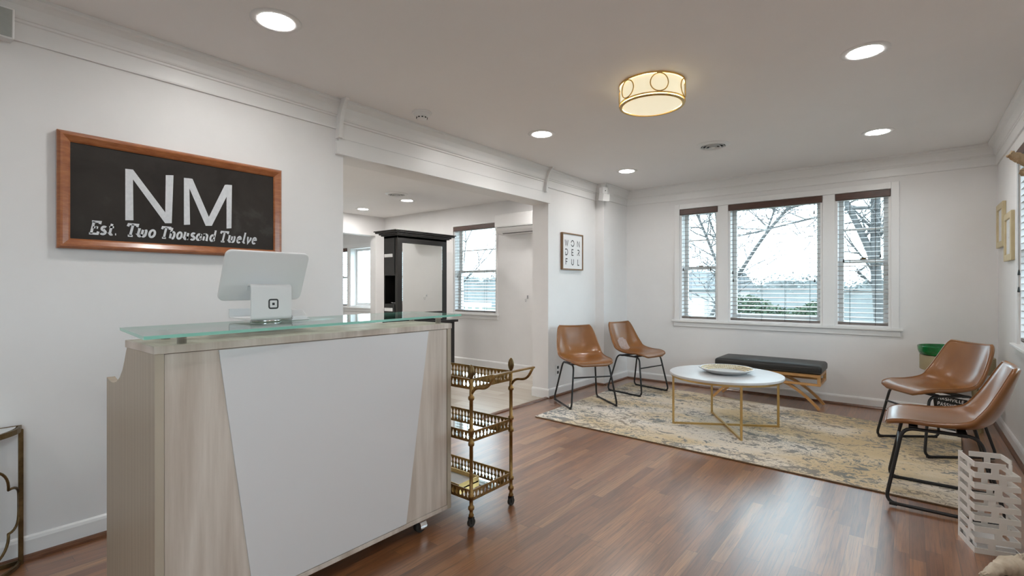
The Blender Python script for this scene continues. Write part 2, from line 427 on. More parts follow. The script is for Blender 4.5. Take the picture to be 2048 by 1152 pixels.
# crown moulding: flat board, beads and cove; (d = out from wall, z below ceiling)
CROWN = [(0,-.19),(.012,-.19),(.014,-.182),(.014,-.112),(.020,-.108),(.020,-.098),(.026,-.095),(.030,-.088),(.034,-.07),(.042,-.045),(.056,-.026),(.066,-.020),(.070,-.012),(.070,0),(0,0)]
def crown(name, runs, prof=CROWN):
    mb = MB()
    for p, q, n in runs:
        p, q, n = Vector((*p,0)), Vector((*q,0)), Vector((*n,0))
        mb.prism([p+n*a+Vector((0,0,HC+b)) for a,b in prof], q-p)
    return struct(name, mb, M['trim'])
crown('trim_2', [((XL,Y0),(XL,1.885),(1,0)), ((XL,4.335),(XL,5.45),(1,0)), ((XL,5.45),(-2.86,5.45),(0,-1)), ((-2.93,5.38),(-2.93,YB),(1,0))])
crown('trim_3', [((-2.93,YB),(XR,YB),(0,-1))])
crown('trim_4', [((XR,Y0),(XR,YB),(-1,0))])
# header over the opening: fascia board and a deeper crown with scrolled end brackets
t = MB(); t.box(XL-.005, XL+.028, 1.868, 4.425, OZ, 2.198); t.box(XL, XL+.018, 1.885, 4.33, 2.195, HC)
HD = [(0,-.25),(.022,-.25),(.026,-.150),(.034,-.146),(.034,-.134),(.041,-.130),(.046,-.118),(.052,-.085),(.062,-.05),(.078,-.03),(.084,-.022),(.088,-.012),(.088,0),(0,0)]
t.prism([(XL+a,1.895,HC+b) for a,b in HD], (0,4.315-1.895,0)); struct('trim_5', t, M['trim'])
t = MB()
BR = [(0,-.253),(.048,-.253),(.050,-.20),(.056,-.15),(.066,-.11),(.082,-.07),(.103,-.035),(.118,-.018),(.128,-.014),(.128,0),(0,0)]
for y in (1.87, 4.315): t.prism([(XL+a,y,HC+b) for a,b in BR], (0,.028,0))
struct('trim_6', t, M['trim'])

# ------------------------------------------------------------------ windows
def sash_window(name, axis, p, out, h, double=True, mid=None, muntins=(), depth=.13):
    """window filling hole h=(a0,a1,z0,z1) of a wall plane p; out = +1/-1 outward"""
    a0,a1,z0,z1 = h
    def bx(mb, b0,b1,d0,d1,c0,c1):
        q0,q1 = sorted((p+out*d0, p+out*d1))
        if axis == 'y': mb.box(b0,b1,q0,q1,c0,c1)
        else: mb.box(q0,q1,b0,b1,c0,c1)
    fr = MB(); e = .022
    bx(fr,a0,a0+e,.0,.2,z0,z1); bx(fr,a1-e,a1,.0,.2,z0,z1); bx(fr,a0+e,a1-e,.0,.2,z1-e,z1); bx(fr,a0+e,a1-e,.0,.2,z0,z0+e)
    root = struct(name, fr, M['trim'])
    s = .042; zs = [(z0+e,mid+.018,depth-.03),(mid-.018,z1-e,depth)] if double else [(z0+e,z1-e,depth)]
    for zz0, zz1, d in zs:
        m = MB(); a, b = a0+e, a1-e
        bx(m,a,a+s,d,d+.03,zz0,zz1); bx(m,b-s,b,d,d+.03,zz0,zz1); bx(m,a+s,b-s,d,d+.03,zz1-(.036 if double else s),zz1); bx(m,a+s,b-s,d,d+.03,zz0,zz0+(.036 if double else s+.02))
        for k in muntins:
            z = zz0+(zz1-zz0)*k; bx(m,a+s,b-s,d+.006,d+.024,z-.008,z+.008)
        so = struct('sash', m, M['trim'], root)
        g = MB(); bx(g,a+s-.004,b-s+.004,d+.013,d+.017,zz0+.03,zz1-.03); struct('glass_pane', g, M['pane'], root)
    if double:
        m = MB(); c = (a0+a1)/2; bx(m,c-.025,c+.025,depth-.03-.012,depth-.03+.01,mid+.018,mid+.03); bx(m,c-.006,c+.045,depth-.045,depth-.03,mid+.028,mid+.036); struct('sash_lock', m, M['bronze'], root)
    return root
sash_window('window_1','y',YB,1,WB[0],mid=1.44,muntins=(.5,))
sash_window('window_2','y',YB,1,WB[1],double=False,depth=.11)
sash_window('window_3','y',YB,1,WB[2],mid=1.47,muntins=(.5,))
sash_window('window_4','x',XR,1,WR[1],mid=1.47,muntins=(.5,))
sash_window('window_added','x',XR,1,WR[0],mid=1.47,muntins=(.5,))  # unseen window, added behind the camera for more daylight
sash_window('window_5','y',YO,1,WO[2],mid=1.45,muntins=(.5,))
sash_window('window_6','y',YO,1,WO[1],double=False)
sash_window('window_7','y',YO,1,WO[0],mid=1.4,muntins=(.5,))
# casings, mullion boards, stools and aprons
def casing(name, axis, p, inn, a0, a1, z0, z1, wd, gaps=(), sill=True):
    mb = MB()
    def bx(b0,b1,d0,d1,c0,c1,bev=.003):
        q0,q1 = sorted((p+inn*d0, p+inn*d1))
        if axis == 'y': mb.box(b0,b1,q0,q1,c0,c1,bev)
        else: mb.box(q0,q1,b0,b1,c0,c1,bev)
    bx(a0-wd,a0,-.004,.018,z0,z1+wd); bx(a1,a1+wd,-.004,.018,z0,z1+wd); bx(a0,a1,-.004,.018,z1,z1+wd)
    for g0,g1 in gaps: bx(g0,g1,-.004,.012,z0,z1)
    if sill:
        bx(a0-wd-.03,a1+wd+.03,-.10,.045,z0-.022,z0,.004); bx(a0-wd-.01,a1+wd+.01,-.002,.018,z0-.078,z0-.022)
    return struct(name, mb, M['trim'])
casing('trim_7','y',YB,-1,-2.215,-.138,.80,2.165,.064,gaps=((-1.762,-1.645),(-.708,-.597)))
casing('trim_8','x',XR,-1,3.35,4.96,.80,2.165,.07)
casing('trim_9','y',YO,-1,-5.68,-4.78,.80,2.165,.02)
casing('trim_10','y',YO,-1,-9.3,-7.55,.82,1.98,.06,gaps=((-8.66,-8.58),))

# ------------------------------------------------------------------ wooden blinds
def blind(label, axis, p, out, h, group, ladders=2, tassels=(), head=.072, tilt=-0.17, cordz=()):
    a0,a1,z0,z1 = h
    c = (a0+a1)/2
    root = thing('window_blind', label, 'blind', (c,p+out*.03,z0) if axis=='y' else (p+out*.03,c,z0), 0, group)
    def W(a, d, z): return (a, p+out*d, z) if axis == 'y' else (p+out*d, a, z)
    def bx(mb, b0,b1,d0,d1,c0,c1,bev=0):
        q0,q1 = sorted((p+out*d0, p+out*d1))
        if axis == 'y': mb.box(b0,b1,q0,q1,c0,c1,bev)
        else: mb.box(q0,q1,b0,b1,c0,c1,bev)
    m = MB(); bx(m,a0+.003,a1-.003,-.022,.0,z1-head,z1-.004,.004); bx(m,a0+.004,a0+.012,0,.05,z1-head,z1-.004); bx(m,a1-.012,a1-.004,0,.05,z1-head,z1-.004); m.build('valance', M['blindwood'], root)
    m = MB(); bx(m,a0+.012,a1-.012,.004,.048,z1-.05,z1-.006); m.build('headrail', M['blindwood'], root)
    m = MB(); bx(m,a0+.006,a1-.006,.002,.05,z0+.006,z0+.026,.004); m.build('bottom_rail', M['blindwood'], root)
    m = MB(); zt, zb = z1-head-.012, z0+.05; n = int((zt-zb)/.046)
    for i in range(n+1):
        z = zb+(zt-zb)*i/n; dz = .025*math.sin(tilt)
        m.prism([W(a0+.006,.002,z+dz-.0014),W(a0+.006,.05,z-dz-.0014),W(a0+.006,.05,z-dz+.0014),W(a0+.006,.026,z+.0026),W(a0+.006,.002,z+dz+.0014)], Vector(W(a1-.006,0,0))-Vector(W(a0+.006,0,0)))
    for k in range(4):
        z = z0+.03+k*.0045; bx(m,a0+.006,a1-.006,.002,.05,z,z+.003)
    m.build('slats', M['slat'], root)
    m = MB()
    for k in range(ladders):
        a = a0+(a1-a0)*(k+.5)/ladders if ladders > 2 else a0+(a1-a0)*(.27+.46*k)
        for d in (.0,.052): m.tube([W(a,d,z0+.02),W(a,d,z1-head)], .0016, 4)
    m.build('ladder_cords', M['cord'], root)
    for fa, z in tassels:
        a = a0+(a1-a0)*fa
        m = MB(); m.tube([W(a,-.012,z1-head*.6),W(a,-.012,z+.03)], .0011, 4); pc = m.build('pull_cord', M['cord'], root)
        m = MB(); q = W(a,-.012,z); m.lathe([(0,.034),(.004,.033),(.0065,.012),(.008,0),(.006,-.004),(0,-.004)], q, 8); m.build('tassel', M['blackpl'], pc)
    return root
G = 'dark wooden blinds in the front room'
blind('narrow dark wooden blind in the left sash of the triple window','y',YB,1,WB[0],G,2,((.10,1.41),(.82,1.40)))
blind('wide dark wooden blind in the middle pane of the triple window','y',YB,1,WB[1],G,4,((.055,1.36),(.06,1.27),(.92,1.98),(.925,1.26)))
blind('narrow dark wooden blind in the right sash of the triple window','y',YB,1,WB[2],G,2,((.16,1.46),(.82,1.50)))
blind('dark wooden blind in the side wall window at the right edge','x',XR,1,WR[1],G,3,((.97,1.29),(.975,1.17)))
blind('dark wooden blind in the other room beside the air conditioner','y',YO,1,WO[2],'dark wooden blinds in the other room',2,((.1,1.36),(.9,1.35)))
blind('dark wooden blind in the far room left of the plain glass pane','y',YO,1,WO[0],'dark wooden blinds in the other room',2)

# ------------------------------------------------------------------ stroke lettering
A = arc
GL = {   # glyph: (advance width, strokes on a 0..1 cap-height grid)
 'W': (.95, [[(.03,1),(.26,0),(.475,.9),(.69,0),(.92,1)]]),
 'O': (.95, [A(.475,.5,.43,.5,-160,170,26)]),
 'N': (.75, [[(.06,0),(.06,1),(.69,0),(.69,1)]]),
 'D': (.75, [[(.06,.55),(.06,0),(.3,0)]+A(.3,.5,.39,.5,-90,90,14)+[(.06,1),(.06,.8)]]),
 'E': (.6, [[(.55,1),(.06,1),(.06,0),(.55,0)],[(.06,.5),(.5,.5)]]),
 'R': (.68, [[(.06,0),(.06,.32)],[(.06,1),(.35,1)]+A(.35,.74,.26,.26,90,-90,10)+[(.2,.48)],[(.3,.48),(.64,0)]]),
 'F': (.58, [[(.06,0),(.06,1),(.55,1)],[(.06,.52),(.48,.52)]]),
 'U': (.72, [[(.06,1),(.06,.32)]+A(.36,.32,.3,.32,180,360,14)+[(.66,1)]]),
 'L': (.55, [[(.06,1),(.06,0),(.5,0)]]),
 'P': (.62, [[(.06,0),(.06,1),(.3,1)]+A(.3,.73,.27,.27,90,-90,10)+[(.06,.46)]]),
 'A': (.75, [[(.02,0),(.37,1),(.72,0)],[(.16,.33),(.58,.33)]]),
 'S': (.62, [A(.31,.74,.25,.26,30,270,12)+A(.31,.24,.27,.24,90,-150,12)]),
 'I': (.16, [[(.08,0),(.08,1)]]), 'V': (.75,[[(.03,1),(.37,0),(.71,1)]]), 'H': (.74,[[(.06,0),(.06,1)],[(.68,0),(.68,1)],[(.06,.5),(.68,.5)]]),
}
ITA = {  # chalk italic with slab serifs
 'E': (.72, [[(.2,0),(.2,1)],[(.05,0),(.66,0),(.68,.2)],[(.05,1),(.66,1),(.66,.82)],[(.2,.52),(.5,.52)],[(.5,.62),(.5,.42)]]),
 's': (.46, [A(.22,.48,.16,.16,40,270,9)+A(.22,.16,.17,.16,90,-150,9)]),
 't': (.40, [[(.17,.92),(.17,.14)]+A(.28,.14,.11,.13,180,320,7),[(.02,.64),(.36,.64)]]),
 '.': (.3, [[(.08,.06),(.16,.06)]]),
 'T': (.70, [[(.36,0),(.36,1)],[(.2,0),(.54,0)],[(.04,.80),(.06,1),(.68,1),(.68,.80)]]),
 'w': (.80, [[(.02,.62),(.12,.62),(.12,.2)]+A(.25,.2,.13,.19,180,360,8)+[(.38,.6)],[(.38,.2)]+A(.51,.2,.13,.19,180,360,8)+[(.64,.5),(.58,.64)]]),
 'o': (.52, [A(.24,.32,.19,.31,0,360,18)]),
 'h': (.56, [[(.10,1),(.10,0)],[(.10,.45)]+A(.26,.42,.16,.2,170,0,8)+[(.42,.2),(.36,0),(.26,-.02)]]),
 'u': (.58, [[(.0,.62),(.10,.62),(.10,.2)]+A(.24,.2,.14,.19,180,360,8)+[(.38,.62)],[(.38,.3),(.40,.04),(.50,.04)]]),
 'a': (.54, [A(.22,.3,.17,.29,20,340,16),[(.40,.62),(.40,.1),(.50,.03)]]),
 'n': (.60, [[(.0,.6),(.10,.62),(.10,0)],[(.10,.42)]+A(.25,.42,.15,.2,170,0,8)+[(.40,.06),(.52,.03)]]),
 'd': (.56, [A(.22,.3,.17,.29,20,340,16),[(.32,1),(.41,1),(.41,.1),(.51,.03)]]),
 'e': (.48, [[(.07,.34),(.36,.40)]+A(.22,.40,.15,.22,0,180,9)+A(.22,.25,.16,.25,170,320,9)]),
 'l': (.30, [[(.04,1),(.12,1),(.12,.12)]+A(.2,.12,.08,.1,180,320,6)]),
 'v': (.50, [[(.02,.62),(.09,.6),(.2,.02),(.40,.42),(.40,.62)]]),
}
def ribbon(mb, pts, w, P):
    """flat stroke of width w along 2D pts; P maps 2D to 3D"""
    p = [Vector(q) for q in pts]; n = len(p)
    if n < 2: return
    Lf, Rt = [], []
    closed = (p[0]-p[-1]).length < 1e-6
    for i in range(n):
        if closed: a, b = p[i]-p[(i-1) if i else n-2], p[(i+1) if i < n-1 else 1]-p[i]
        else: a, b = (p[i]-p[i-1] if i else p[1]-p[0]), (p[i+1]-p[i] if i < n-1 else p[-1]-p[-2])
        a, b = a.normalized(), b.normalized(); na, nb = Vector((-a.y,a.x)), Vector((-b.y,b.x))
        m = (na+nb); m = m.normalized() if m.length > 1e-4 else na
        k = min(1/max(m.dot(na), .3), 2.2)
        Lf.append(p[i]+m*w/2*k); Rt.append(p[i]-m*w/2*k)
    vs = [(mb.bm.verts.new(P(a)), mb.bm.verts.new(P(b))) for a,b in zip(Lf,Rt)]
    for (a,b),(c,d) in zip(vs, vs[1:]): mb.bm.faces.new([a,b,d,c])
def write(mb, text, GLY, org, U, V, h, stroke, gap=.16, slant=0, width=None, sx=1):
    """lay text along U from org, cap height h; width squeezes the line to fit"""
    tot = sum(GLY[c][0]+gap if c != ' ' else .42 for c in text)-gap
    k = width/(tot*h) if width else sx
    x = 0; org, U, V = Vector(org), Vector(U), Vector(V)
    for c in text:
        if c == ' ': x += .42; continue
        adv, st = GLY[c]
        for s in st:
            pts = [((x+a+slant*b)*h*k, b*h) for a,b in s]
            ribbon(mb, pts, stroke, lambda q: org+U*q.x+V*q.y)
        x += adv+gap

# ------------------------------------------------------------------ chalkboard sign on the left wall
b0,b1,c0,c1 = .454, 1.487, 1.381, 1.922
t = thing('chalkboard_sign','large wood-framed chalkboard lettered in white chalk on the left wall','sign',(XL,(b0+b1)/2,c0))
m = MB(); m.box(XL+.004, XL+.018, b0+.03, b1-.03, c0+.03, c1-.03); m.build('chalkboard', M['board'], t)
m = MB(); fw = .047
pr = [(0,0),(.024,0),(.036,.010),(.036,.018),(.024,.040),(.018,fw),(0,fw)]
cor = [(b0,c0,1,1),(b1,c0,-1,1),(b1,c1,-1,-1),(b0,c1,1,-1)]
rg = [[m.bm.verts.new((XL+.004+d, y+sy*e, z+sz*e)) for d,e in pr] for y,z,sy,sz in cor]
for i in range(4):
    a, b = rg[i], rg[(i+1)%4]
    for j in range(len(pr)): m.bm.faces.new([a[j],a[(j+1)%len(pr)],b[(j+1)%len(pr)],b[j]])
m.build('frame', M['mahog'], t)
m = MB(); X = XL+.0188
def PY(y,z): return (X,y,z)
pk = [0]
def poly(mb, pts):
    pk[0] += 1; mb.bm.faces.new([mb.bm.verts.new((X+.00015*pk[0],*q)) for q in pts])
poly(m,[(.708,1.534),(.741,1.537),(.739,1.742),(.739,1.791),(.708,1.789)]); poly(m,[(.739,1.791),(.739,1.742),(.876,1.536),(.906,1.539),(.889,1.575)])
poly(m,[(.876,1.536),(.906,1.539),(.914,1.793),(.879,1.788)])
poly(m,[(.962,1.536),(.991,1.54),(.988,1.735),(.996,1.79),(.962,1.788)]); poly(m,[(.988,1.735),(.996,1.79),(1.003,1.789),(1.083,1.592),(1.098,1.544),(1.067,1.541)])
poly(m,[(1.067,1.541),(1.098,1.544),(1.18,1.73),(1.176,1.786),(1.165,1.783),(1.083,1.592)]); poly(m,[(1.174,1.536),(1.2,1.54),(1.203,1.788),(1.176,1.786),(1.174,1.70)])
write(m,'Est.',ITA,(X,.566,1.457),(0,1,0),(0,0,1),.058,.0100,.10,.22,.112)
write(m,'Two',ITA,(X,.706,1.458),(0,1,0),(0,0,1),.058,.0105,.06,.22,.126)
write(m,'Thousand',ITA,(X,.852,1.459),(0,1,0),(0,0,1),.056,.0100,.08,.22,.262)
write(m,'Twelve',ITA,(X,1.133,1.460),(0,1,0),(0,0,1),.056,.0095,.08,.22,.205)
m.build('chalk_lettering', M['chalk'], t, fix=False)

# ------------------------------------------------------------------ WONDERFUL print
t = thing('framed_sign','small oak-framed white word sign on the wall past the opening','sign',(XL,4.885,1.402))
a0,a1,z0,z1 = 4.662,5.110,1.402,1.822
m = MB(); fw=.014
m.box(XL,XL+.03,a0,a0+fw,z0,z1,.002); m.box(XL,XL+.03,a1-fw,a1,z0,z1,.002); m.box(XL,XL+.03,a0+fw,a1-fw,z0,z0+fw,.002); m.box(XL,XL+.03,a0+fw,a1-fw,z1-fw,z1,.002); m.build('frame', M['frameoak'], t)
m = MB(); m.box(XL+.004,XL+.020,a0+fw,a1-fw,z0+fw,z1-fw); m.build('panel', M['paper'], t)
m = MB(); X = XL+.0206
for row, zz in (('WON',1.675),('DER',1.571),('FUL',1.461)):
    for i,c in enumerate(row):
        yc = 4.757+i*.128; adv = GL[c][0]
        write(m, c, GL, (X, yc-adv*.066*.5*1.12, zz), (0,1,0),(0,0,1), .066, .0105, sx=1.12)
m.build('lettering', M['ink'], t, fix=False)

# ------------------------------------------------------------------ two gold frames on the right wall
def gold_frame(label, y0,y1,z0,z1):
    t = thing('picture_frame', label, 'picture frame', (XR,(y0+y1)/2,z0), 0, 'pale gold frames on the side wall')
    m = MB(); fw=.05
    for q in ((y0,y0+fw,z0,z1),(y1-fw,y1,z0,z1),(y0+fw,y1-fw,z0,z0+fw),(y0+fw,y1-fw,z1-fw,z1)): m.box(XR-.024,XR,*q,.004)
    m.build('frame', M['palegold'], t)
    m = MB(); m.box(XR-.012,XR-.002,y0+fw-.004,y1-fw+.004,z0+fw-.004,z1-fw+.004); m.build('print', M['paper'], t)
    m = MB(); yc=(y0+y1)/2; zc=(z0+z1)/2
    for k in range(5): ribbon(m,[(yc-.09+k*.012+.01*math.sin(i*.9+k),z0+.09+i*.024) for i in range(9)],.006,lambda q: Vector((XR-.0125,q.x,q.y)))
    ribbon(m,A(yc,zc+.05,.07,.06,0,360,18),.006,lambda q: Vector((XR-.0125,q.x,q.y)))
    m.build('sketch', M['sketch'], t, fix=False)
gold_frame('pale gold picture frame on the side wall nearer the back corner', 5.60,5.96,1.535,1.902)
gold_frame('pale gold picture frame hung lower, next to the side window', 5.17,5.53,1.405,1.775)

# ------------------------------------------------------------------ reception desk
DX, DY0, DY1, DT = -1.835, .503, 1.782, 1.016
t = thing('reception_desk','pale ash and white reception desk with a raised glass shelf','desk',(-2.1,1.15,0))
side = [(DX,.07),(DX,.990),(-2.135,.990)] + [(x,z) for x,z in ((-2.148,.97),(-2.165,.94),(-2.19,.905),(-2.225,.875),(-2.265,.855),(-2.305,.846),(-2.34,.845),(-2.365,.848),(-2.40,.856))] + [(-2.40,.07)]
for y in (DY0, DY1-.025):
    m = MB(); m.prism([(x,y,z) for x,z in side], (0,.025,0)); m.build('side_panel', M['ashside'], t)
m = MB(); m.box(DX-.31,DX+.004,DY0-.003,DY1+.003,.990,DT,.002); m.build('counter_top', M['ash'], t)
m = MB(); m.box(DX-.025,DX-.004,DY0+.027,DY1-.027,.092,.988); m.build('front_panel', M['ash'], t)
m = MB(); m.prism([(DX-.004,y,z) for y,z in ((.687,.986),(.802,.094),(1.492,.094),(1.63,.986))], (.005,0,0)); m.build('white_inlay', M['deskwhite'], t)
m = MB(); m.box(DX-.565,DX,DY0+.025,DY1-.025,.07,.090,.002); m.build('bottom_board', M['ash'], t)
m = MB(); m.box(DX-.54,DX-.026,DY0+.026,DY1-.026,.735,.76,.002); m.build('work_surface', M['ash'], t)
m = MB(); m.box(DX-.30,DX-.285,DY0+.026,DY1-.026,.76,.989); m.build('rear_panel', M['ashside'], t)
def caster(x, y, par):
    m = MB(); m.lathe([(0,.030),(.012,.033),(.024,.030),(.030,.018),(.031,.004),(.027,.003)], (0,0,0), 20, 0, PI*.0, PI*1.0)
    o = MB(); o.tube([(x-.012,y,.033),(x+.012,y,.033)], .030, 18); w = o.build('caster_wheel', M['rubber'], par)
    o = MB()
    pts = [(x+.034*math.cos(a),.036+.031*math.sin(a)) for a in [R(-20+k*220/14) for k in range(15)]]
    for (xa,za),(xb,zb) in zip(pts,pts[1:]):
        o.quad((xa,y-.019,za),(xb,y-.019,zb),(xb,y+.019,zb),(xa,y+.019,za))
    cc = [(x+.034*math.cos(R(-20+k*220/14)),.036+.031*math.sin(R(-20+k*220/14))) for k in range(15)]
    for yy in (y-.019,y+.019): o.bm.faces.new([o.bm.verts.new((a,yy,b)) for a,b in cc])
    o.box(x-.02,x+.02,y-.015,y+.015,.060,.070); o.build('caster_hood', M['chrome'], par)
for x,y in ((-1.872,1.605),(-1.90,.62),(-2.33,1.66),(-2.33,.62)): caster(x,y,t)
# glass shelf: part of the desk, on four chrome standoffs
gp = [(-1.702,.440),(-1.840,1.863),(-2.288,1.907),(-2.150,.486)]
m = MB(); m.prism([(x,y,1.050) for x,y in gp], (0,0,.010))
for f_ in m.bm.faces: f_.material_index = 0 if abs(f_.normal.z) > .5 else 1
m.bm.normal_update()
for f_ in m.bm.faces: f_.material_index = 0 if abs(f_.normal.z) > .5 else 1
glass_shelf = m.build('glass_shelf', [M['deskglass'], M['glassedge']], t)
for x,y in ((-1.862,.585),(-1.892,1.745),(-2.07,.60),(-2.118,1.76)):
    m = MB(); m.lathe([(0,DT),(.014,DT),(.014,DT+.026),(.022,DT+.026),(.022,1.0495),(0,1.0495)], (x,y,0), 18); m.build('standoff', M['chrome'], t)

# ------------------------------------------------------------------ tablet register
PZ = 1.0605
t = thing('tablet_register','white tablet register on a swivel stand on the reception desk glass','register',(-2.05,.95,PZ))
m = MB(); m.lathe([(0,0),(.058,0),(.060,.003),(.060,.008),(.054,.011),(0,.011)], (-2.075,.955,PZ), 28); m.build('swivel_base', M['chrome'], t)
y0,y1 = .868,1.030
m = MB()
# folded sheet: lip, base plate, upright, rolled top
pth = fillet([(-2.215,0,PZ+.050),(-2.215,0,PZ+.012),(-2.012,0,PZ+.012),(-2.012,0,PZ+.150),(-2.045,0,PZ+.150),(-2.05,0,PZ+.128)], [.0,.012,.012,.022,.010,0], k=5)
out = []
for i,p in enumerate(pth):
    a = pth[max(i-1,0)]; b = pth[min(i+1,len(pth)-1)]; d = (b-a).normalized(); out.append((p, Vector((-d.z,0,d.x))))
prof = [p+n*.003 for p,n in out]+[p-n*.003 for p,n in out[::-1]]
m.prism([(p.x,y0,p.z) for p in prof], (0,y1-y0,0)); m.build('stand', M['white'], t, auto=40)
m = MB(); m.obox((0,0,0),(.016,.335,.215),(0,0,0)); b_ = m.bm
bmesh.ops.bevel(b_, geom=[e for e in b_.edges if abs((e.verts[0].co-e.verts[1].co).x) > .01], offset=.024, segments=6, affect='EDGES', profile=.5)
bmesh.ops.bevel(b_, geom=[e for e in b_.edges if abs((e.verts[0].co-e.verts[1].co).x) < .001], offset=.005, segments=3, affect='EDGES', profile=.5)
b_.transform(Matrix.Translation((-2.068,.950,PZ+.187)) @ Matrix.Rotation(R(24),4,'Y')); m.build('tablet', M['white'], t, auto=35)
m = MB(); m.obox((0,0,0),(.002,.30,.18)); m.bm.transform(Matrix.Translation((-2.068,.950,PZ+.187)) @ Matrix.Rotation(R(24),4,'Y') @ Matrix.Translation((-.0085,0,0))); m.build('screen', M['black'], t)
m = MB(); X = -2.0085; yc, zc = .955, PZ+.073; PP = lambda q: Vector((X,q.x,q.y))
s_ = .0175; rr = fillet([(yc-s_,zc-s_,0),(yc+s_,zc-s_,0),(yc+s_,zc+s_,0),(yc-s_,zc+s_,0)], .007, True, 5)
pts = [(p.x,p.y) for p in rr]; ribbon(m, pts+[pts[0]], .0062, PP)
m.quad(*[PP(Vector(q)) for q in ((yc-.005,zc-.005),(yc+.005,zc-.005),(yc+.005,zc+.005),(yc-.005,zc+.005))]); m.build('emblem', M['acline'], t, fix=False)
t = thing('card_reader','white card reader dock behind the tablet register on the glass','card reader',(-2.10,1.12,PZ))
m = MB(); m.box(-2.165,-2.035,1.045,1.125,PZ,PZ+.006,.002); m.build('base_plate', M['white'], t)
m = MB(); m.prism([(-2.160,1.05,PZ+.006),(-2.04,1.05,PZ+.006),(-2.04,1.05,PZ+.016),(-2.085,1.05,PZ+.044),(-2.160,1.05,PZ+.044)], (0,.07,0)); bmesh.ops.bevel(m.bm, geom=m.bm.edges[:], offset=.003, segments=2, affect='EDGES'); m.build('body', M['white'], t)

# ------------------------------------------------------------------ brass bar cart
def gallery(mb, p, q, z0, z1, th=.003, cell=.0265):
    p, q = Vector(p), Vector(q); d = q-p; Ln = d.length; d.normalize(); n = Vector((-d.y,d.x,0))
    k = max(1, round(Ln/cell)); cw = Ln/k; hh = z1-z0
    angs = [2*PI*i/16 for i in range(16)]
    ca = [math.atan2(sy*hh/2, sx*cw/2) % (2*PI) for sx in (1,-1) for sy in (1,-1)]
    angs = sorted(angs+ca)
    for c in range(k):
        cx = (c+.5)*cw
        ou, ho = [], []
        for a in angs:
            ux, uy = math.cos(a), math.sin(a)
            s_ = min(cw/2/abs(ux) if abs(ux) > 1e-6 else 9, hh/2/abs(uy) if abs(uy) > 1e-6 else 9)
            ou.append((ux*s_, uy*s_))
            # teardrop hole: round below, pointed above
            r_ = cw*.36
            if uy > 0: s2 = 1/((abs(ux)/r_)+(uy/(hh*.40)))
            else: s2 = 1/math.sqrt((ux/r_)**2+(uy/(hh*.34))**2)
            ho.append((ux*s2, uy*s2))
        rings = []
        for off in (-th/2, th/2):
            f3 = lambda x,y: p+d*(cx+x)+n*off+Vector((0,0,z0+hh/2+y))
            rings.append(([mb.bm.verts.new(f3(*w)) for w in ou],[mb.bm.verts.new(f3(*w)) for w in ho]))
        m_ = len(angs)
        for i in range(m_):
            j = (i+1)%m_
            for O,H in rings: mb.bm.faces.new([O[i],O[j],H[j],H[i]])
            mb.bm.faces.new([rings[0][1][i],rings[0][1][j],rings[1][1][j],rings[1][1][i]])
    mb.bar([p+Vector((0,0,z1)),q+Vector((0,0,z1))], .006, .004); mb.bar([p+Vector((0,0,z0)),q+Vector((0,0,z0))], .006, .004)
x0,x1,y0,y1 = -2.36,-1.712,1.803,2.12
t = thing('bar_cart','antique brass three-tier bar cart beside the reception desk','bar cart',((x0+x1)/2,(y0+y1)/2,0))
for x,y in ((x1,y0),(x1,y1),(x0,y0),(x0,y1)):
    m = MB(); rg = lambda z: [(.0095,z-.012),(.015,z-.008),(.016,z),(.015,z+.008),(.0095,z+.012)]
    pr = [(0,.048),(.012,.048),(.014,.060),(.009,.068)]
    for z in (.095,.150,.415,.482,.645): pr += rg(z)
    pr += [(.0095,.735),(.007,.742)]
    m.lathe(pr, (x,y,0), 14); lg = m.build('leg', M['brass'], t)
    m = MB(); m.lathe([(.006,.738),(.008,.744),(.014,.757),(.017,.772),(.016,.788),(.011,.803),(.005,.811),(0,.813)], (x,y,0), 14)
    m.build('finial', M['bronze'], lg)
    m = MB(); m.tube([(x-.008,y,.022),(x+.008,y,.022)], .0215, 16); m.box(x-.013,x-.009,y-.010,y+.010,.02,.05); m.box(x+.009,x+.013,y-.010,y+.010,.02,.05); m.build('caster', M['rubber'], lg)
for z in (.690,.425,.130):
    m = MB(); e=.010
    gallery(m,(x0+e,y0,0),(x1-e,y0,0),z,z+.050); gallery(m,(x1,y0+e,0),(x1,y1-e,0),z,z+.050); gallery(m,(x1-e,y1,0),(x0+e,y1,0),z,z+.050); gallery(m,(x0,y1-e,0),(x0,y0+e,0),z,z+.050)
    sh = m.build('gallery_rail', M['brass'], t)
    m = MB(); m.box(x0+.004,x1-.004,y0+.004,y1-.004,z+.002,z+.009); m.build('glass_shelf', [M['mirror']], t)
m = MB(); hz = .775
hp = fillet([(x1,y0,.664),(x1+.03,y0,.700),(x1+.11,y0,.706),(x1+.152,y0,hz)], .04)
m.tube(hp, .0068, 10); m.tube([Vector((p.x,y1,p.z)) for p in hp], .0068, 10)
m.bar([(x1+.152,y0-.006,hz),(x1+.152,y1+.006,hz)], .016, .008); m.build('handle', M['brass'], t)
t = thing('serving_tray','flat gold-edged white tray on the lowest bar cart shelf','tray',(-2.05,1.92,.140))
m = MB(); m.box(-2.25,-1.84,1.85,1.995,.1395,.143); m.build('tray_base', M['paper'], t)
m = MB()
for q in ((-2.25,-1.84,1.845,1.850),(-2.25,-1.84,1.995,2.0),(-2.25,-2.245,1.85,1.995),(-1.845,-1.84,1.85,1.995)): m.box(*q,.1395,.166)
m.build('tray_rim', M['gold'], t)

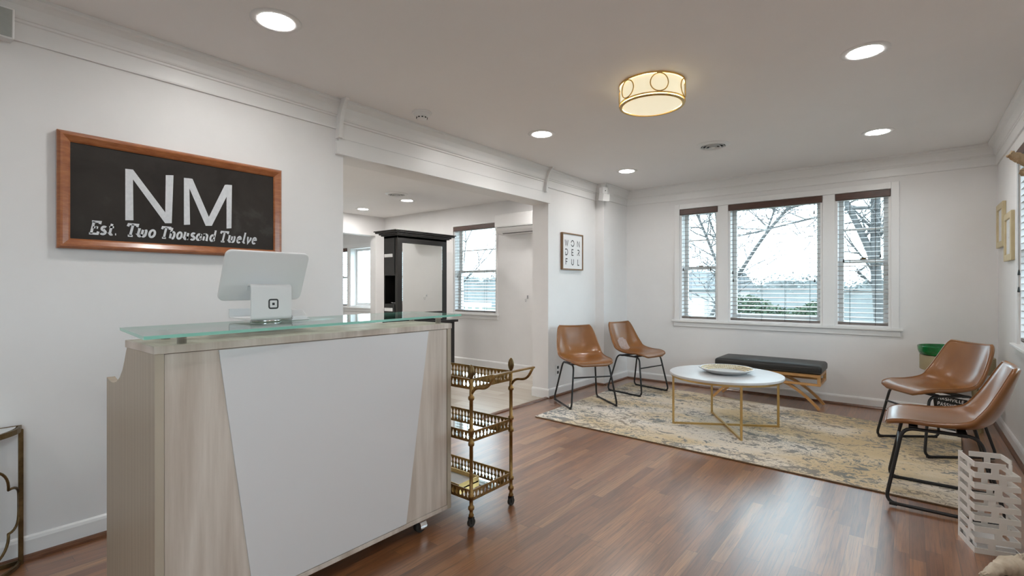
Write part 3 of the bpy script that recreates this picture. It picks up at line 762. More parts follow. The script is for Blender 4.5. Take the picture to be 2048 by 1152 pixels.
# ------------------------------------------------------------------ demilune console at the left edge
t = thing('console_table','half-round bronze console table with mirrored top against the left wall','console table',(XL+.2,-.06,0))
cy, rad, zt = -.065, .40, .595
def half(r_, z, n=28): return [(XL+.016+(r_-.02)*math.cos(R(-90+180*i/n))*.62, cy+r_*math.sin(R(-90+180*i/n)), z) for i in range(n+1)]
m = MB(); m.prism(half(rad-.012, zt-.006), (0,0,.008)); m.build('mirror_top', M['mirror'], t)
m = MB(); m.bar(half(rad,zt-.008), .012, .022); m.bar([(XL+.020,cy-rad,zt-.008),(XL+.020,cy+rad,zt-.008)], .012, .022); m.build('top_rim', M['bronze'], t)
m = MB(); m.bar(half(rad,.010), .010, .016); m.bar([(XL+.042,cy-rad,.010),(XL+.042,cy+rad,.010)], .010, .016); m.build('bottom_rail', M['bronze'], t)
for y in (cy-rad, cy+rad):
    m = MB(); m.box(XL+.036,XL+.052,y-.008,y+.008,0,zt-.01,.002); m.build('leg', M['bronze'], t)
m = MB()
hc = half(rad-.004, 0, 120); cum = [0]
for p_, q_ in zip(hc[::-1], hc[::-1][1:]): cum.append(cum[-1]+math.dist(p_,q_))
def on_front(s_, z):
    """point on the curved front at arc length s_ from the right leg"""
    i = max(j for j in range(len(cum)) if cum[j] <= max(0,min(s_,cum[-1]-1e-6))); f_ = (s_-cum[i])/(cum[i+1]-cum[i]) if i+1 < len(cum) else 0
    A_, B_ = hc[::-1][i], hc[::-1][min(i+1,len(cum)-1)]; return (A_[0]+(B_[0]-A_[0])*f_, A_[1]+(B_[1]-A_[1])*f_, z)
for s0_ in (.205, .525, .845):
    zc, a, o = .262, .092, .100
    for k,(sy,sz) in enumerate(((1,0),(0,1),(-1,0),(0,-1))):
        c_ = A(s0_+sy*o, zc+sz*o, a, a, k*90-96, k*90+96, 18); m.tube([on_front(y_, z_) for y_,z_ in c_], .0052, 8)
m.build('quatrefoil_panel', M['bronze'], t)

# ------------------------------------------------------------------ rug
RZ = .010
m = MB(); m.prism([(-2.70,3.70,.0005),(.225,3.588,.0005),(.325,5.36,.0005),(-.68,5.52,.0005),(-2.73,5.77,.0005)], (0,0,RZ-.0005)); rug = m.build('area_rug', M['rug'])
M['binding'] = mat('rug_binding', (.20,.13,.075), .9)
m = MB(); rp = [(-2.70,3.70),(.225,3.588),(.325,5.36),(-.68,5.52),(-2.73,5.77)]; m.tube(fillet([(x,y,.0050) for x,y in rp], .01, True, 2), .0044, 6, True); m.build('binding', M['binding'], rug)
tag(rug,'cream, straw and grey abstract area rug under the coffee table','rug')

# ------------------------------------------------------------------ tan leather chairs
def make_chair(label, group):
    t = thing('side_chair', label, 'chair', (0,0,0), 0, group)
    P = catmull([(.245,0,.425),(.225,0,.452),(.15,0,.462),(.02,0,.452),(-.10,0,.452),(-.175,0,.480),(-.220,0,.545),(-.249,0,.63),(-.272,0,.715),(-.288,0,.774)], 34)
    Wd = catmull([(.185,0,0),(.200,0,0),(.222,0,0),(.232,0,0),(.236,0,0),(.234,0,0),(.228,0,0),(.215,0,0),(.198,0,0),(.178,0,0)], 34)
    cu = catmull([(0,0,0),(.004,0,0),(.012,0,0),(.026,0,0),(.048,0,0),(.068,0,0),(.066,0,0),(.052,0,0),(.036,0,0),(.024,0,0)], 34)
    nS = 14; m = MB(); g = []
    for i,p in enumerate(P):
        a, b = P[max(i-1,0)], P[min(i+1,34)]; d = (b-a).normalized(); n = Vector((-d.z,0,d.x)) * -1
        if n.z < 0 and i < 15: n = -n
        if i >= 15 and n.x < 0: n = -n
        k = (.70,.835,.915,.965,.99)[i] if i < 5 else (.945,.985,1)[34-i] if i > 31 else 1
        row = []
        for j in range(nS+1):
            s_ = -1+2*j/nS; q = p+Vector((0, s_*Wd[i].x*k, 0))+n*cu[i].x*abs(s_)**2.6
            row.append(m.bm.verts.new(q))
        g.append(row)
    for i in range(34):
        for j in range(nS): f_ = m.bm.faces.new([g[i][j],g[i][j+1],g[i+1][j+1],g[i+1][j]]); f_.smooth = True
    # give the shell thickness: grown along the vertex normals
    bmesh.ops.recalc_face_normals(m.bm, faces=m.bm.faces[:])
    if g[8][7].normal.z < 0: bmesh.ops.reverse_faces(m.bm, faces=m.bm.faces[:])
    m.bm.normal_update()
    low = {v: m.bm.verts.new(v.co-v.normal*.024) for r_ in g for v in r_}
    for f_ in [f_ for f_ in m.bm.faces]:
        q = m.bm.faces.new([low[v] for v in f_.verts][::-1]); q.smooth = True
    edge = [g[0][j] for j in range(nS+1)]+[g[i][nS] for i in range(1,35)]+[g[34][j] for j in range(nS-1,-1,-1)]+[g[i][0] for i in range(33,0,-1)]
    mids = []
    for v in edge:
        c_ = v.co-v.normal*.012
        # outward direction within the sheet
        mids.append(c_)
    cen = sum((c_ for c_ in mids), Vector())/len(mids)
    mv = []
    for k_,v in enumerate(edge):
        a, b = edge[k_-1].co, edge[(k_+1)%len(edge)].co; o = (b-a).cross(v.normal); o.normalize()
        if o.dot(v.co-g[17][7].co) < 0 and k_ not in (): o = -o
        mv.append(m.bm.verts.new(v.co-v.normal*.012+o*.010))
    for k_ in range(len(edge)):
        k2 = (k_+1)%len(edge)
        for A_,B_ in (([edge[k_],edge[k2]],[mv[k2],mv[k_]]),([mv[k_],mv[k2]],[low[edge[k2]],low[edge[k_]]])):
            f_ = m.bm.faces.new(A_+B_); f_.smooth = True
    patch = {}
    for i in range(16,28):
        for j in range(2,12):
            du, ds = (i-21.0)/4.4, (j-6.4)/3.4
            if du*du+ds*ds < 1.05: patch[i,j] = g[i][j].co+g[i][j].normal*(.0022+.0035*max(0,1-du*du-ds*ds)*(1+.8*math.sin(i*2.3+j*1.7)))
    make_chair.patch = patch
    seam = [v.co-v.normal*.0002 for v in edge]
    sh = m.build('seat_shell', M['leather'], t, local=True)
    mm = MB(); mm.tube(seam, .0022, 6, True); mm.build('piping', M['leather'], sh, local=True)
    for s_ in (-1,1):
        y0_, y1_ = .245*s_, .190*s_
        pts = fillet([(.240,y0_,.0095),(.165,y1_,.418),(-.145,y1_*.95,.418),(-.245,y0_,.0095)], .055, True, 6)
        mm = MB(); mm.tube(pts, .0092, 10, True); lg = mm.build('sled_leg', M['black'], t, local=True)
        for x_ in (.205,-.205):
            mm = MB(); mm.box(x_-.018,x_+.018,y0_-.011,y0_+.011,.0,.018,.003); mm.build('foot_glide', M['blackpl'], lg, local=True)
    mm = MB(); z_ = .30; fr = (z_-.0095)/(.418-.0095); y_ = .245+(.190-.245)*fr; x_ = .240+(.165-.240)*fr
    mm.tube([(x_,-y_,z_),(x_,y_,z_)], .0075, 8); mm.build('crossbar', M['black'], t, local=True)
    mm = MB(); mm.box(-.10,-.06,-.19,.19,.408,.424); mm.box(.10,.14,-.19,.19,.418,.432); mm.build('seat_bracket', M['black'], t, local=True)
    return t
GC = 'tan leather sled-leg chairs'
ch = make_chair('tan leather sled chair against the left wall, just past the opening', GC)
ch.location = (-2.603,4.433,RZ*.5); ch.rotation_euler = (0,0,R(-36))
for lab, x, y, a in (('tan leather sled chair in the back left corner with a glint-painted crumpled back patch',-2.436,5.344,-13),
                     ('nearest tan leather sled chair, on the right beside the slotted white stand',.137,3.663,180),
                     ('tan leather sled chair on the right in front of the green bowl',.133,4.83,216)):
    c_ = copy_tree(ch); c_['label'] = lab; c_.location = (x,y,RZ); c_.rotation_euler = (0,0,R(a))
ch.location.z = RZ
M['glint'] = mottled('painted_glint', (.36,.24,.20), (.46,.34,.30), 30, .4)  # pale tone paints in the highlight of the dented leather
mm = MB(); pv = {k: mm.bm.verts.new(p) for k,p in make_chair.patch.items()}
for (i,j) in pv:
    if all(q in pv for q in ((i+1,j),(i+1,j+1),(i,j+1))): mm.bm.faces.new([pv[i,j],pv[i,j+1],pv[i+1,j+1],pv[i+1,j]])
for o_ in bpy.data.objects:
    if o_.get('label','').endswith('crumpled back patch'): glint_host = o_
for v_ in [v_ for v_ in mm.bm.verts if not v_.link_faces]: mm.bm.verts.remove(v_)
wp = mm.build('glint_patch', M['glint'], glint_host, local=True, auto=180); wp['label'] = 'crumpled leather patch with a painted highlight'
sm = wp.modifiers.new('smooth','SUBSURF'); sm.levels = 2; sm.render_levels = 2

# ------------------------------------------------------------------ coffee table and dish
cx, cy_, TR = -1.240, 4.480, .455
t = thing('coffee_table','round coffee table with a white top on crossed thin gold legs','coffee table',(cx,cy_,RZ))
m = MB(); m.lathe([(0,.441),(TR-.003,.441),(TR,.444),(TR,.458),(TR-.003,.461),(0,.461)], (cx,cy_,0), 72); m.build('tabletop', M['marble'], t, auto=40)
m = MB(); m.lathe([(TR-.012,.424),(TR-.012,.4405),(TR-.034,.4405),(TR-.034,.424),(TR-.012,.424)], (cx,cy_,0), 72); m.build('apron_ring', M['gold'], t, auto=40)
for k in range(4):
    a = R(31+90*k); d = Vector((math.cos(a),math.sin(a),0)); p = Vector((cx,cy_,0))+d*.432
    m = MB(); m.obox((p.x,p.y,(.424+RZ)/2),(.016,.016,.424-RZ),(0,0,a),.001); m.build('leg', M['gold'], t)
for k in range(2):
    a = R(31+90*k); d = Vector((math.cos(a),math.sin(a),0))
    m = MB(); m.obox((cx,cy_,RZ+.008+k*.0003),(.862,.016,.016),(0,0,a)); m.build('base_rail', M['gold'], t)
px_, py_ = -1.235, 4.500
t = thing('decorative_dish','shallow round gold dish with a beaded white rim on the coffee table','dish',(px_,py_,.461))
m = MB(); m.lathe([(0,.4612),(.135,.4612),(.150,.466),(.185,.482),(.212,.497),(.216,.500),(.210,.500),(.182,.488),(.148,.472),(.132,.467),(0,.467)], (px_,py_,0), 60)
m.build('bowl', [M['marble']], t, auto=50)
m = MB()
for q_,z_ in ((.200,.4975),(.178,.488),(.158,.4785)):
    nn = int(2*PI*q_/.0155)
    for k in range(nn):
        a = 2*PI*(k+.5*(nn%2))/nn; m.ball((px_+q_*math.cos(a),py_+q_*math.sin(a),z_), .0068, n=6)
m.build('beading', M['beads'], t)
m = MB(); m.lathe([(.205,.498),(.217,.499),(.223,.502),(.220,.506),(.210,.506),(.205,.498)], (px_,py_,0), 60); m.build('white_rim', M['marble'], t)
m = MB(); m.lathe([(0,.4675),(.128,.4675),(.128,.4695),(0,.4695)], (px_,py_,0), 48); m.build('inset', M['marble'], t)

# ------------------------------------------------------------------ bench
bx0,bx1,by0,by1 = -1.605,-.655,5.475,5.905
t = thing('bench','low wooden bench with a black leather cushion and arched legs below the windows','bench',((bx0+bx1)/2,(by0+by1)/2,0))
def cush():
    m = MB(); m.box(bx0-.015,bx1+.012,by0-.02,by1+.015,.368,.452,.030,0,5)
    bmesh.ops.subdivide_edges(m.bm, edges=[e for e in m.bm.edges if e.calc_length() > .2], cuts=10, use_grid_fill=True)
    for v in m.bm.verts:
        if v.co.z > .445:
            u_ = (v.co.x-bx0)/(bx1-bx0)*2-1; w_ = (v.co.y-by0)/(by1-by0)*2-1
            v.co.z += .012*(1-u_**4)*(1-w_**4) - .004*math.exp(-((v.co.x+1.13)/.012)**2)
    return m
cushion = cush().build('cushion', M['cushion'], t, auto=60)
m = MB(); m.tube(fillet([(bx0-.008,by0-.016,.385),(bx1+.006,by0-.016,.385),(bx1+.006,by1+.010,.385),(bx0-.008,by1+.010,.385)],.02,True), .0045, 6, True); m.build('piping', M['cushion'], cushion)
m = MB()
for z0,z1 in ((.340,.367),(.258,.280)):
    m.box(bx0,bx1,by0,by0+.026,z0,z1,.002); m.box(bx0,bx1,by1-.026,by1,z0,z1,.002); m.box(bx0,bx0+.026,by0+.026,by1-.026,z0,z1,.002); m.box(bx1-.026,bx1,by0+.026,by1-.026,z0,z1,.002)
for x in (bx0,bx1-.026):
    for y in (by0,by1-.026): m.box(x,x+.026,y,y+.026,.279,.341)
m.build('frame', M['benchwood'], t)
for y, zf in ((by0+.045,RZ+.013),(by1-.045,.012)):
    for s_ in (-1,1):
        pts = [(-1.158+s_*.49*k/14, y, zf+.006+.272*(1-(k/14)**2.1)) for k in range(15)]
        m = MB(); m.bar(pts, .028, .024); m.build('arched_leg', M['benchwood'], t)
m = MB(); m.box(-1.178,-1.138,by0+.03,by1-.03,.284,.310); m.build('stretcher', M['benchwood'], t)

# ------------------------------------------------------------------ round side table, green bowl, sign
tx, ty = .318, 5.745
t = thing('side_table','round straw-coloured drum-topped side table in the back right corner','side table',(tx,ty,0))
m = MB(); m.lathe([(0,.480),(.243,.480),(.247,.484),(.247,.604),(.243,.609),(0,.609)], (tx,ty,0), 56); m.build('drum_top', M['ochre'], t, auto=40)
for k in range(4):
    a = R(45+90*k); m = MB(); m.bar([(tx+.150*math.cos(a),ty+.150*math.sin(a),.482),(tx+.205*math.cos(a),ty+.205*math.sin(a),0)], .024,.024, up=(math.sin(a),-math.cos(a),0)); m.build('leg', M['ochre'], t)
gx, gy = .262, 5.72
m = MB(); m.lathe([(0,.6095),(.175,.6095),(.193,.617),(.203,.645),(.207,.686),(.203,.689),(.198,.682),(.192,.645),(.175,.619),(0,.619)], (gx,gy,0), 48)
bowl = m.build('bowl', M['leafgreen'], None, auto=50); tag(bowl,'wide shallow emerald green bowl on the round side table','bowl')
def signboard():
    t = thing('letter_board','small black letter board in a white frame leaning under the side table','sign',(.285,5.44,0))
    Mx = Matrix.Translation((.240,5.435,.010)) @ Matrix.Rotation(R(2),4,'Z') @ Matrix.Rotation(R(-9),4,'X') @ Matrix.Rotation(R(7),4,'Y')
    w_, h_ = .10, .30
    def done(m, name, ma, fx=True): m.bm.transform(Mx); return m.build(name, ma, t, fix=fx)
    m = MB()
    for q in ((-w_-.020,-w_,0,h_),(w_,w_+.020,0,h_),(-w_,w_,0,.016),(-w_,w_,h_-.016,h_)): m.box(q[0],q[1],-.018,.018,q[2],q[3],.002)
    done(m,'frame',M['trim'])
    m = MB(); m.box(-w_,w_,-.008,.012,.016,h_-.016); done(m,'panel',M['blackpl'])
    m = MB()
    for txt, z, h in (('NASHVILLE',.250,.022),('PASSWORD',.202,.026)):
        write(m, txt, GL, (-.080,-.0086,z), (1,0,0),(0,0,1), h, .0048, .22, 0, .160)
    write(m, 'N', GL, (-.085,-.0086,.160), (1,0,0),(0,0,1), .026, .005)
    done(m,'lettering',M['paper'],False)
signboard()

# ------------------------------------------------------------------ slotted white stand
t = thing('umbrella_stand','slotted white metal stand on the floor beside the nearest tan chair','umbrella stand',(.28,3.16,0))
FL, FR_, BL = Vector((.230,3.052,0)), Vector((.385,3.100,0)), Vector((.185,3.228,0)); BR_ = FR_+BL-FL
HT, TH = .412, .0045
cors = [BL, FL, FR_, BR_]
def wallseg(mb, s0, s1, z0, z1):
    """strip of the perimeter from s0 to s1 (in sides, 0=BL 1=FL 2=FR 3=BR) as bent sheet"""
    ks = [s0]+[k for k in range(int(math.floor(s0))+1, int(math.ceil(s1)))]+[s1]
    def P(s_): k = int(math.floor(s_)); return cors[k%4].lerp(cors[(k+1)%4], s_-k)
    cen_ = (FL+BR_)/2
    for a, b in zip(ks, ks[1:]):
        p, q = P(a), P(b); n = Vector((q.y-p.y,p.x-q.x,0)).normalized()
        if n.dot(p-cen_) < 0: n = -n
        mb.prism([p+Vector((0,0,z0)),q+Vector((0,0,z0)),q+Vector((0,0,z1)),p+Vector((0,0,z1))], -n*TH)
m = MB(); nb = 9; pitch = HT/nb; bh = pitch*.52
for i in range(nb):
    z0 = i*pitch*1.0
    z0 = i*(HT-bh)/(nb-1)
    wallseg(m, 0.0, 4.0, z0, z0+bh) if i < nb-1 else (wallseg(m,0.0,1.68,z0,z0+bh), wallseg(m,2.45,3.75,z0,z0+bh), wallseg(m,3.9,4.0,z0,z0+bh))
    if i < nb-1:
        za, zb = z0+bh-.002, z0+(HT-bh)/(nb-1)+.002
        o = (0,.12,.20,.06)[i%4]
        for s0,s1 in ((.0,.10),(.52+o*.8,.66+o*.8),(1.30+o*1.2,1.46+o*1.2),(2.36+o,2.50+o),(3.2+o,3.34+o),(3.88,4.0)):
            wallseg(m, s0, min(s1,4.0), za, zb)
m.build('slotted_body', M['whitemat'], t)
m = MB(); m.prism([c_.lerp((FL+BR_)/2,.03)+Vector((0,0,.001)) for c_ in cors], (0,0,.005)); m.build('base_plate', M['whitemat'], t)
m = MB(); ins = [c_.lerp((FL+BR_)/2,.16) for c_ in cors]; m.prism([c_+Vector((0,0,.0062)) for c_ in ins], (0,0,.03)); m.build('drip_tray', M['white'], t)

# ------------------------------------------------------------------ driftwood by the right wall (mostly past the frame)
t = thing('driftwood_tree','tall branching piece of driftwood standing at the right edge','driftwood',(.47,2.95,0))
def limb(name, pts, rs, ma, sub=0):
    P = catmull(pts, 12*(len(pts)-1)); k = len(P); rr = []
    rnd = random.Random(len(pts)*7+int(pts[0][2]*100))
    for i in range(k):
        u_ = i/(k-1)*(len(rs)-1); j = min(int(u_),len(rs)-2); rr.append((rs[j]+(rs[j+1]-rs[j])*(u_-j))*(1+rnd.uniform(-.10,.10)))
    m = MB(); m.tube(P, rr, 18)
    for v_ in m.bm.verts: v_.co += Vector((rnd.uniform(-1,1),rnd.uniform(-1,1),rnd.uniform(-1,1)))*.0035
    return m.build(name, ma, t, auto=60)
limb('trunk', [(.50,2.96,.02),(.49,2.93,.5),(.50,2.96,1.0),(.49,2.93,1.5),(.50,2.95,2.05)], [.060,.045,.038,.034,.026], M['drift'])
limb('branch', [(.49,2.94,1.62),(.44,2.90,1.665),(.385,2.885,1.705),(.322,2.875,1.752)], [.030,.026,.022,.013], M['drift'])
limb('branch', [(.41,2.89,1.685),(.385,2.86,1.675),(.355,2.845,1.662)], [.018,.017,.013], M['drift'])
limb('branch', [(.50,2.95,1.86),(.44,2.90,1.875),(.383,2.86,1.895)], [.028,.027,.026], M['driftpale'])
limb('branch', [(.49,2.94,.20),(.42,2.85,.155),(.345,2.78,.135)], [.022,.016,.009], M['driftpale'])
limb('root', [(.52,3.02,.05),(.42,2.98,.035),(.32,2.93,.022),(.235,2.80,.012)], [.060,.050,.036,.012], M['driftpale'])
limb('root', [(.50,2.95,.06),(.48,2.82,.04),(.42,2.66,.02)], [.05,.04,.02], M['driftpale'])

# ------------------------------------------------------------------ ceiling fixtures
def can_light():
    t = thing('recessed_light','x','ceiling light',(0,0,HC),0,'recessed ceiling lights')
    m = MB(); m.lathe([(.0765,-.001),(.082,-.006),(.100,-.005),(.113,-.001),(.113,0),(.0765,0)], (0,0,0), 40); m.build('trim_ring', M['trim'], t, local=True)
    m = MB(); m.lathe([(0,-.0035),(.0765,-.0035),(.0765,-.001),(0,-.001)], (0,0,0), 32); m.build('lens', M['lens'], t, local=True)
    return t
c0_ = can_light(); first = True
for lab, x, y in (('recessed ceiling light above the reception desk and chalkboard',-2.35,1.13),
                  ('recessed ceiling light in front of the opening, past the smoke detector',-2.37,3.34),
                  ('recessed ceiling light in the back left corner above the tan chairs',-2.40,4.98),
                  ('recessed ceiling light at the upper right, right of the round lamp',-.185,3.26),
                  ('recessed ceiling light at the back right, near the window corner',-.20,5.01),
                  ('recessed ceiling light in the other room, left of its neighbour',-6.89,4.72),
                  ('recessed ceiling light in the other room, beside the round vent',-5.71,4.66),  # the lights after this one are unseen, added to brighten the rooms
                  ('added unseen recessed light near the camera above the side wall',-.19,1.13),
                  ('added unseen recessed light behind the camera, left side',-2.35,-1.0),
                  ('added unseen recessed light behind the camera, right side',-.19,-1.0),
                  ('added unseen recessed light in the other room near the opening',-3.52,5.12),
                  ('added unseen recessed light in the other room, nearest its front wall',-4.1,2.3),
                  ('added unseen recessed light in the other room, middle of the hidden row',-5.3,2.5),
                  ('added unseen recessed light in the other room, hidden behind the chalkboard wall',-6.2,2.2),
                  ('added unseen recessed light in the far room beyond the other room',-8.8,4.0)):
    c_ = c0_ if first else copy_tree(c0_); first = False
    c_.location = (x,y,HC); c_['label'] = lab
    if x < XI:
        for q_ in c_.children:
            if q_.name.startswith('lens'): q_.data = q_.data.copy(); q_.data.materials[0] = M['lenssalon']
fx, fy, FRd = -1.255, 2.955, .198
t = thing('flush_mount_lamp','round drum flush-mount ceiling lamp with a gold ring frame','ceiling lamp',(fx,fy,HC))
m = MB(); m.lathe([(FRd-.008,2.345),(FRd-.006,2.4575)], (fx,fy,0), 56); m.build('lamp_shade', M['frost'], t)
m = MB(); m.lathe([(0,2.322),(.09,2.324),(.16,2.331),(FRd-.016,2.342)], (fx,fy,0), 56); m.build('diffuser', M['frostlens'], t)
m = MB(); m.lathe([(0,HC-.001),(.17,HC-.001),(.17,HC-.008),(0,HC-.008)], (fx,fy,0), 40); m.build('ceiling_plate', M['trim'], t)
m = MB(); ring = lambda r_,z: [(fx+r_*math.cos(2*PI*i/64),fy+r_*math.sin(2*PI*i/64),z) for i in range(64)]
m.bar(ring(FRd,2.464), .005,.010, True); m.bar(ring(FRd,2.347), .005,.006, True); m.bar(ring(FRd-.008,2.336), .014,.003, True); m.tube(ring(FRd-.016,2.3335), .003, 6, True); m.build('gold_frame', M['gold'], t)
for k in range(6):
    a = R(-60+8+60*k-2)
    pts = [(fx+(FRd+.001)*math.cos(a+.0525/FRd*math.cos(b)),fy+(FRd+.001)*math.sin(a+.0525/FRd*math.cos(b)),2.405+.0525*math.sin(b)) for b in [2*PI*i/36 for i in range(36)]]
    m = MB(); m.tube(pts, .0036, 6, True)
    for z in (2.349,2.461): m.obox((fx+(FRd+.002)*math.cos(a),fy+(FRd+.002)*math.sin(a),z),(.004,.016,.008),(0,0,a))
    m.build('gold_ring', M['gold'], t)
t = thing('smoke_detector','round white smoke detector on the ceiling by the opening','smoke detector',(-2.757,2.385,HC))
m = MB(); m.lathe([(0,-.012),(.068,-.012),(.072,-.006),(.072,0),(0,0)], (-2.757,2.385,HC), 32); m.build('base', M['trim'], t, auto=40)
m = MB(); m.lathe([(0,-.050),(.030,-.050),(.036,-.046),(.040,-.034),(.046,-.030),(.054,-.024),(.060,-.012),(0,-.012)], (-2.757,2.385,HC), 32); m.build('body', M['white'], t, auto=40)
m = MB()
for k in range(10):
    a = 2*PI*k/10; m.obox((-2.757+.0395*math.cos(a),2.385+.0395*math.sin(a),HC-.041),(.003,.012,.007),(0,0,a))
m.build('vent_slots', M['darkvoid'], t)
def vent(label, x, y, r_):
    t = thing('ceiling_vent', label, 'vent', (x,y,HC), 0, 'round ceiling vents')
    m = MB(); m.lathe([(0,-.0015),(r_*.72,-.0015)], (x,y,HC), 40); m.build('duct', M['darkvoid'], t)
    m = MB(); m.lathe([(r_*.72,-.014),(r_*.80,-.014),(r_,-.002),(r_,0),(r_*.72,0),(r_*.72,-.014)], (x,y,HC), 40); m.build('flange', M['trim'], t, auto=50)
    for k in range(3):
        q = r_*(.60-.19*k); m = MB(); m.lathe([(q,-.004-.004*k),(q+.010,-.018-.004*k),(q+.0085,-.020-.004*k),(q-.003,-.006-.004*k),(q,-.004-.004*k)], (x,y,HC), 36); m.build('louver_ring', M['trim'], t)
    m = MB(); m.lathe([(0,-.022),(r_*.12,-.022),(r_*.12,-.006),(0,-.006)], (x,y,HC), 24); m.build('center_cap', M['trim'], t)
vent('round louvered ceiling vent in the front room near the windows', -1.365,4.565,.145)
vent('round louvered ceiling vent in the other room', -5.43,4.25,.15)
# small wall devices
t = thing('wall_speaker','small white wall speaker tucked under the moulding beside the back left corner','speaker',(-2.93,5.36,2.24))
m = MB(); m.obox((-2.885,5.375,2.293),(.085,.10,.085),(0,R(10),R(-20)),.004); m.build('body', M['trim'], t)
m = MB(); m.obox((-2.905,5.39,2.378),(.07,.075,.082),(0,0,R(-20)),.004); m.build('bracket', M['trim'], t)
m = MB(); m.ball((-2.8635,5.366,2.372), .006); m.build('screw', M['ink'], t)
t = thing('wall_speaker','grey-faced wall speaker at the top left corner under the ceiling','speaker',(-3.0,.2,2.26))
m = MB(); m.obox((-2.995,.185,2.318),(.10,.25,.125),(0,R(9),0),.004); m.build('body', M['trim'], t)
m = MB(); m.obox((-2.945,.185,2.311),(.006,.235,.110),(0,R(9),0)); m.build('grille', mottled('grey_grille',(.36,.38,.36),(.40,.42,.40),40,.7), t)
t = thing('wall_outlet','white double outlet low on the wall beside the tan chair','outlet',(XL,4.60,.25))
m = MB(); m.box(XL,XL+.006,4.563,4.637,.225,.343,.002); m.build('cover_plate', M['white'], t)
m = MB(); m.box(XL+.004,XL+.0085,4.583,4.617,.242,.272,.002); m.box(XL+.004,XL+.0085,4.583,4.617,.297,.327,.002); m.build('sockets', M['ink'], t)

# ------------------------------------------------------------------ the other room
t = thing('air_conditioner','white wall-mounted air conditioner unit high in the other room','air conditioner',(-4.24,YO,1.96))
ax0,ax1 = -4.655,-3.85
m = MB(); m.prism([(ax0,YO,2.245),(ax0,5.40,2.245),(ax0,5.385,2.23),(ax0,5.385,2.07),(ax0,5.40,2.02),(ax0,5.45,1.975),(ax0,5.50,1.965),(ax0,YO,1.965)], (ax1-ax0,0,0)); bmesh.ops.bevel(m.bm, geom=m.bm.edges[:], offset=.006, segments=2, affect='EDGES'); m.build('body', M['acwhite'], t)
m = MB(); m.box(ax0+.05,ax1-.03,5.3835,5.39,2.052,2.057); m.build('panel_seam', M['acline'], t)
m = MB(); m.obox(((ax0+ax1)/2+.03,5.432,1.993),(.66,.060,.004),(R(-40),0,0)); m.obox(((ax0+ax1)/2+.03,5.452,1.973),(.66,.012,.006),(R(-25),0,0),mi=1); m.build('outlet_flap', [M['white'],M['acline']], t)
t = thing('wall_hook','small metal coat hook on the wall below the air conditioner','hook',(-4.20,YO,1.04))
m = MB(); m.box(-4.215,-4.185,YO-.006,YO,1.045,1.09,.003); m.tube(fillet([(-4.20,YO-.004,1.07),(-4.20,YO-.03,1.05),(-4.20,YO-.035,1.00),(-4.20,YO-.055,1.0),(-4.20,YO-.06,1.03)],.015), .005, 8); m.ball((-4.20,YO-.06,1.032),.007); m.build('hook', M['chrome'], t)
kx0,kx1,ky0,ky1 = -5.56,-5.27,4.14,5.03
t = thing('mirror_cabinet','tall black styling cabinet with a large mirror in the other room','cabinet',((kx0+kx1)/2,(ky0+ky1)/2,0))
m = MB()
m.box(kx0,kx1,ky0+.30,ky1,.80,1.89); m.box(kx0,kx1,ky0,ky0+.30,1.36,1.89); m.box(kx0,kx1,ky0,ky0+.30,.80,.98); m.box(kx1-.05,kx1,ky0,ky0+.30,.98,1.36); m.box(kx0,kx0+.02,ky0,ky0+.30,.98,1.36)
m.build('carcass', M['cab'], t)
m = MB(); m.box(kx0+.02,kx1-.05,ky0+.28,ky0+.299,.98,1.36); m.build('cubby_back', M['cubby'], t)
m = MB()
for e,z0,z1 in ((.0,1.86,1.89),(.03,1.89,1.905),(.05,1.905,1.925),(.085,1.925,1.945),(.10,1.945,1.958)): m.box(kx0-e,kx1+e,ky0-e,ky1+e,z0,z1,.003)
m.build('crown', M['cab'], t)
m = MB(); m.box(kx1,kx1+.006,ky0+.075,ky1-.095,.86,1.795,.002); m.build('mirror_panel', M['mirror'], t)
m = MB(); m.box(kx0-.01,kx1+.12,ky0-.02,ky1+.12,.70,.735,.003); m.build('counter', M['cab'], t)
m = MB(); m.box(kx0,kx1+.08,ky0+.01,ky1+.08,.08,.70); m.box(kx0+.02,kx1+.04,ky0+.03,ky1+.05,0,.08); m.box(kx0,kx1,ky0,ky1,.735,.80); m.build('base_cabinet', M['cab'], t)
for z0,z1 in ((1.37,1.86),(.81,.972)):
    m = MB(); m.box(kx0+.012,kx1-.055,ky0-.010,ky0,z0,z1,.003); d_ = m.build('drawer_front', M['cab'], t)
    zc = 1.628 if z1 > 1.5 else .905
    m = MB(); m.box(kx0+.035,kx1-.085,ky0-.022,ky0-.010,zc-.022,zc+.022,.003); m.build('handle', M['white'], d_)
t = thing('cord_tangle','small dark tangle of cords on the cabinet shelf','cord',(-5.40,4.22,.98))
m = MB(); m.tube([(-5.46+.09*k/30+.02*math.sin(k*.9),4.21+.03*math.cos(k*.7),.987+.008*abs(math.sin(k*.5))) for k in range(31)], .0045, 6); m.build('cord_coil', M['chrome'], t)

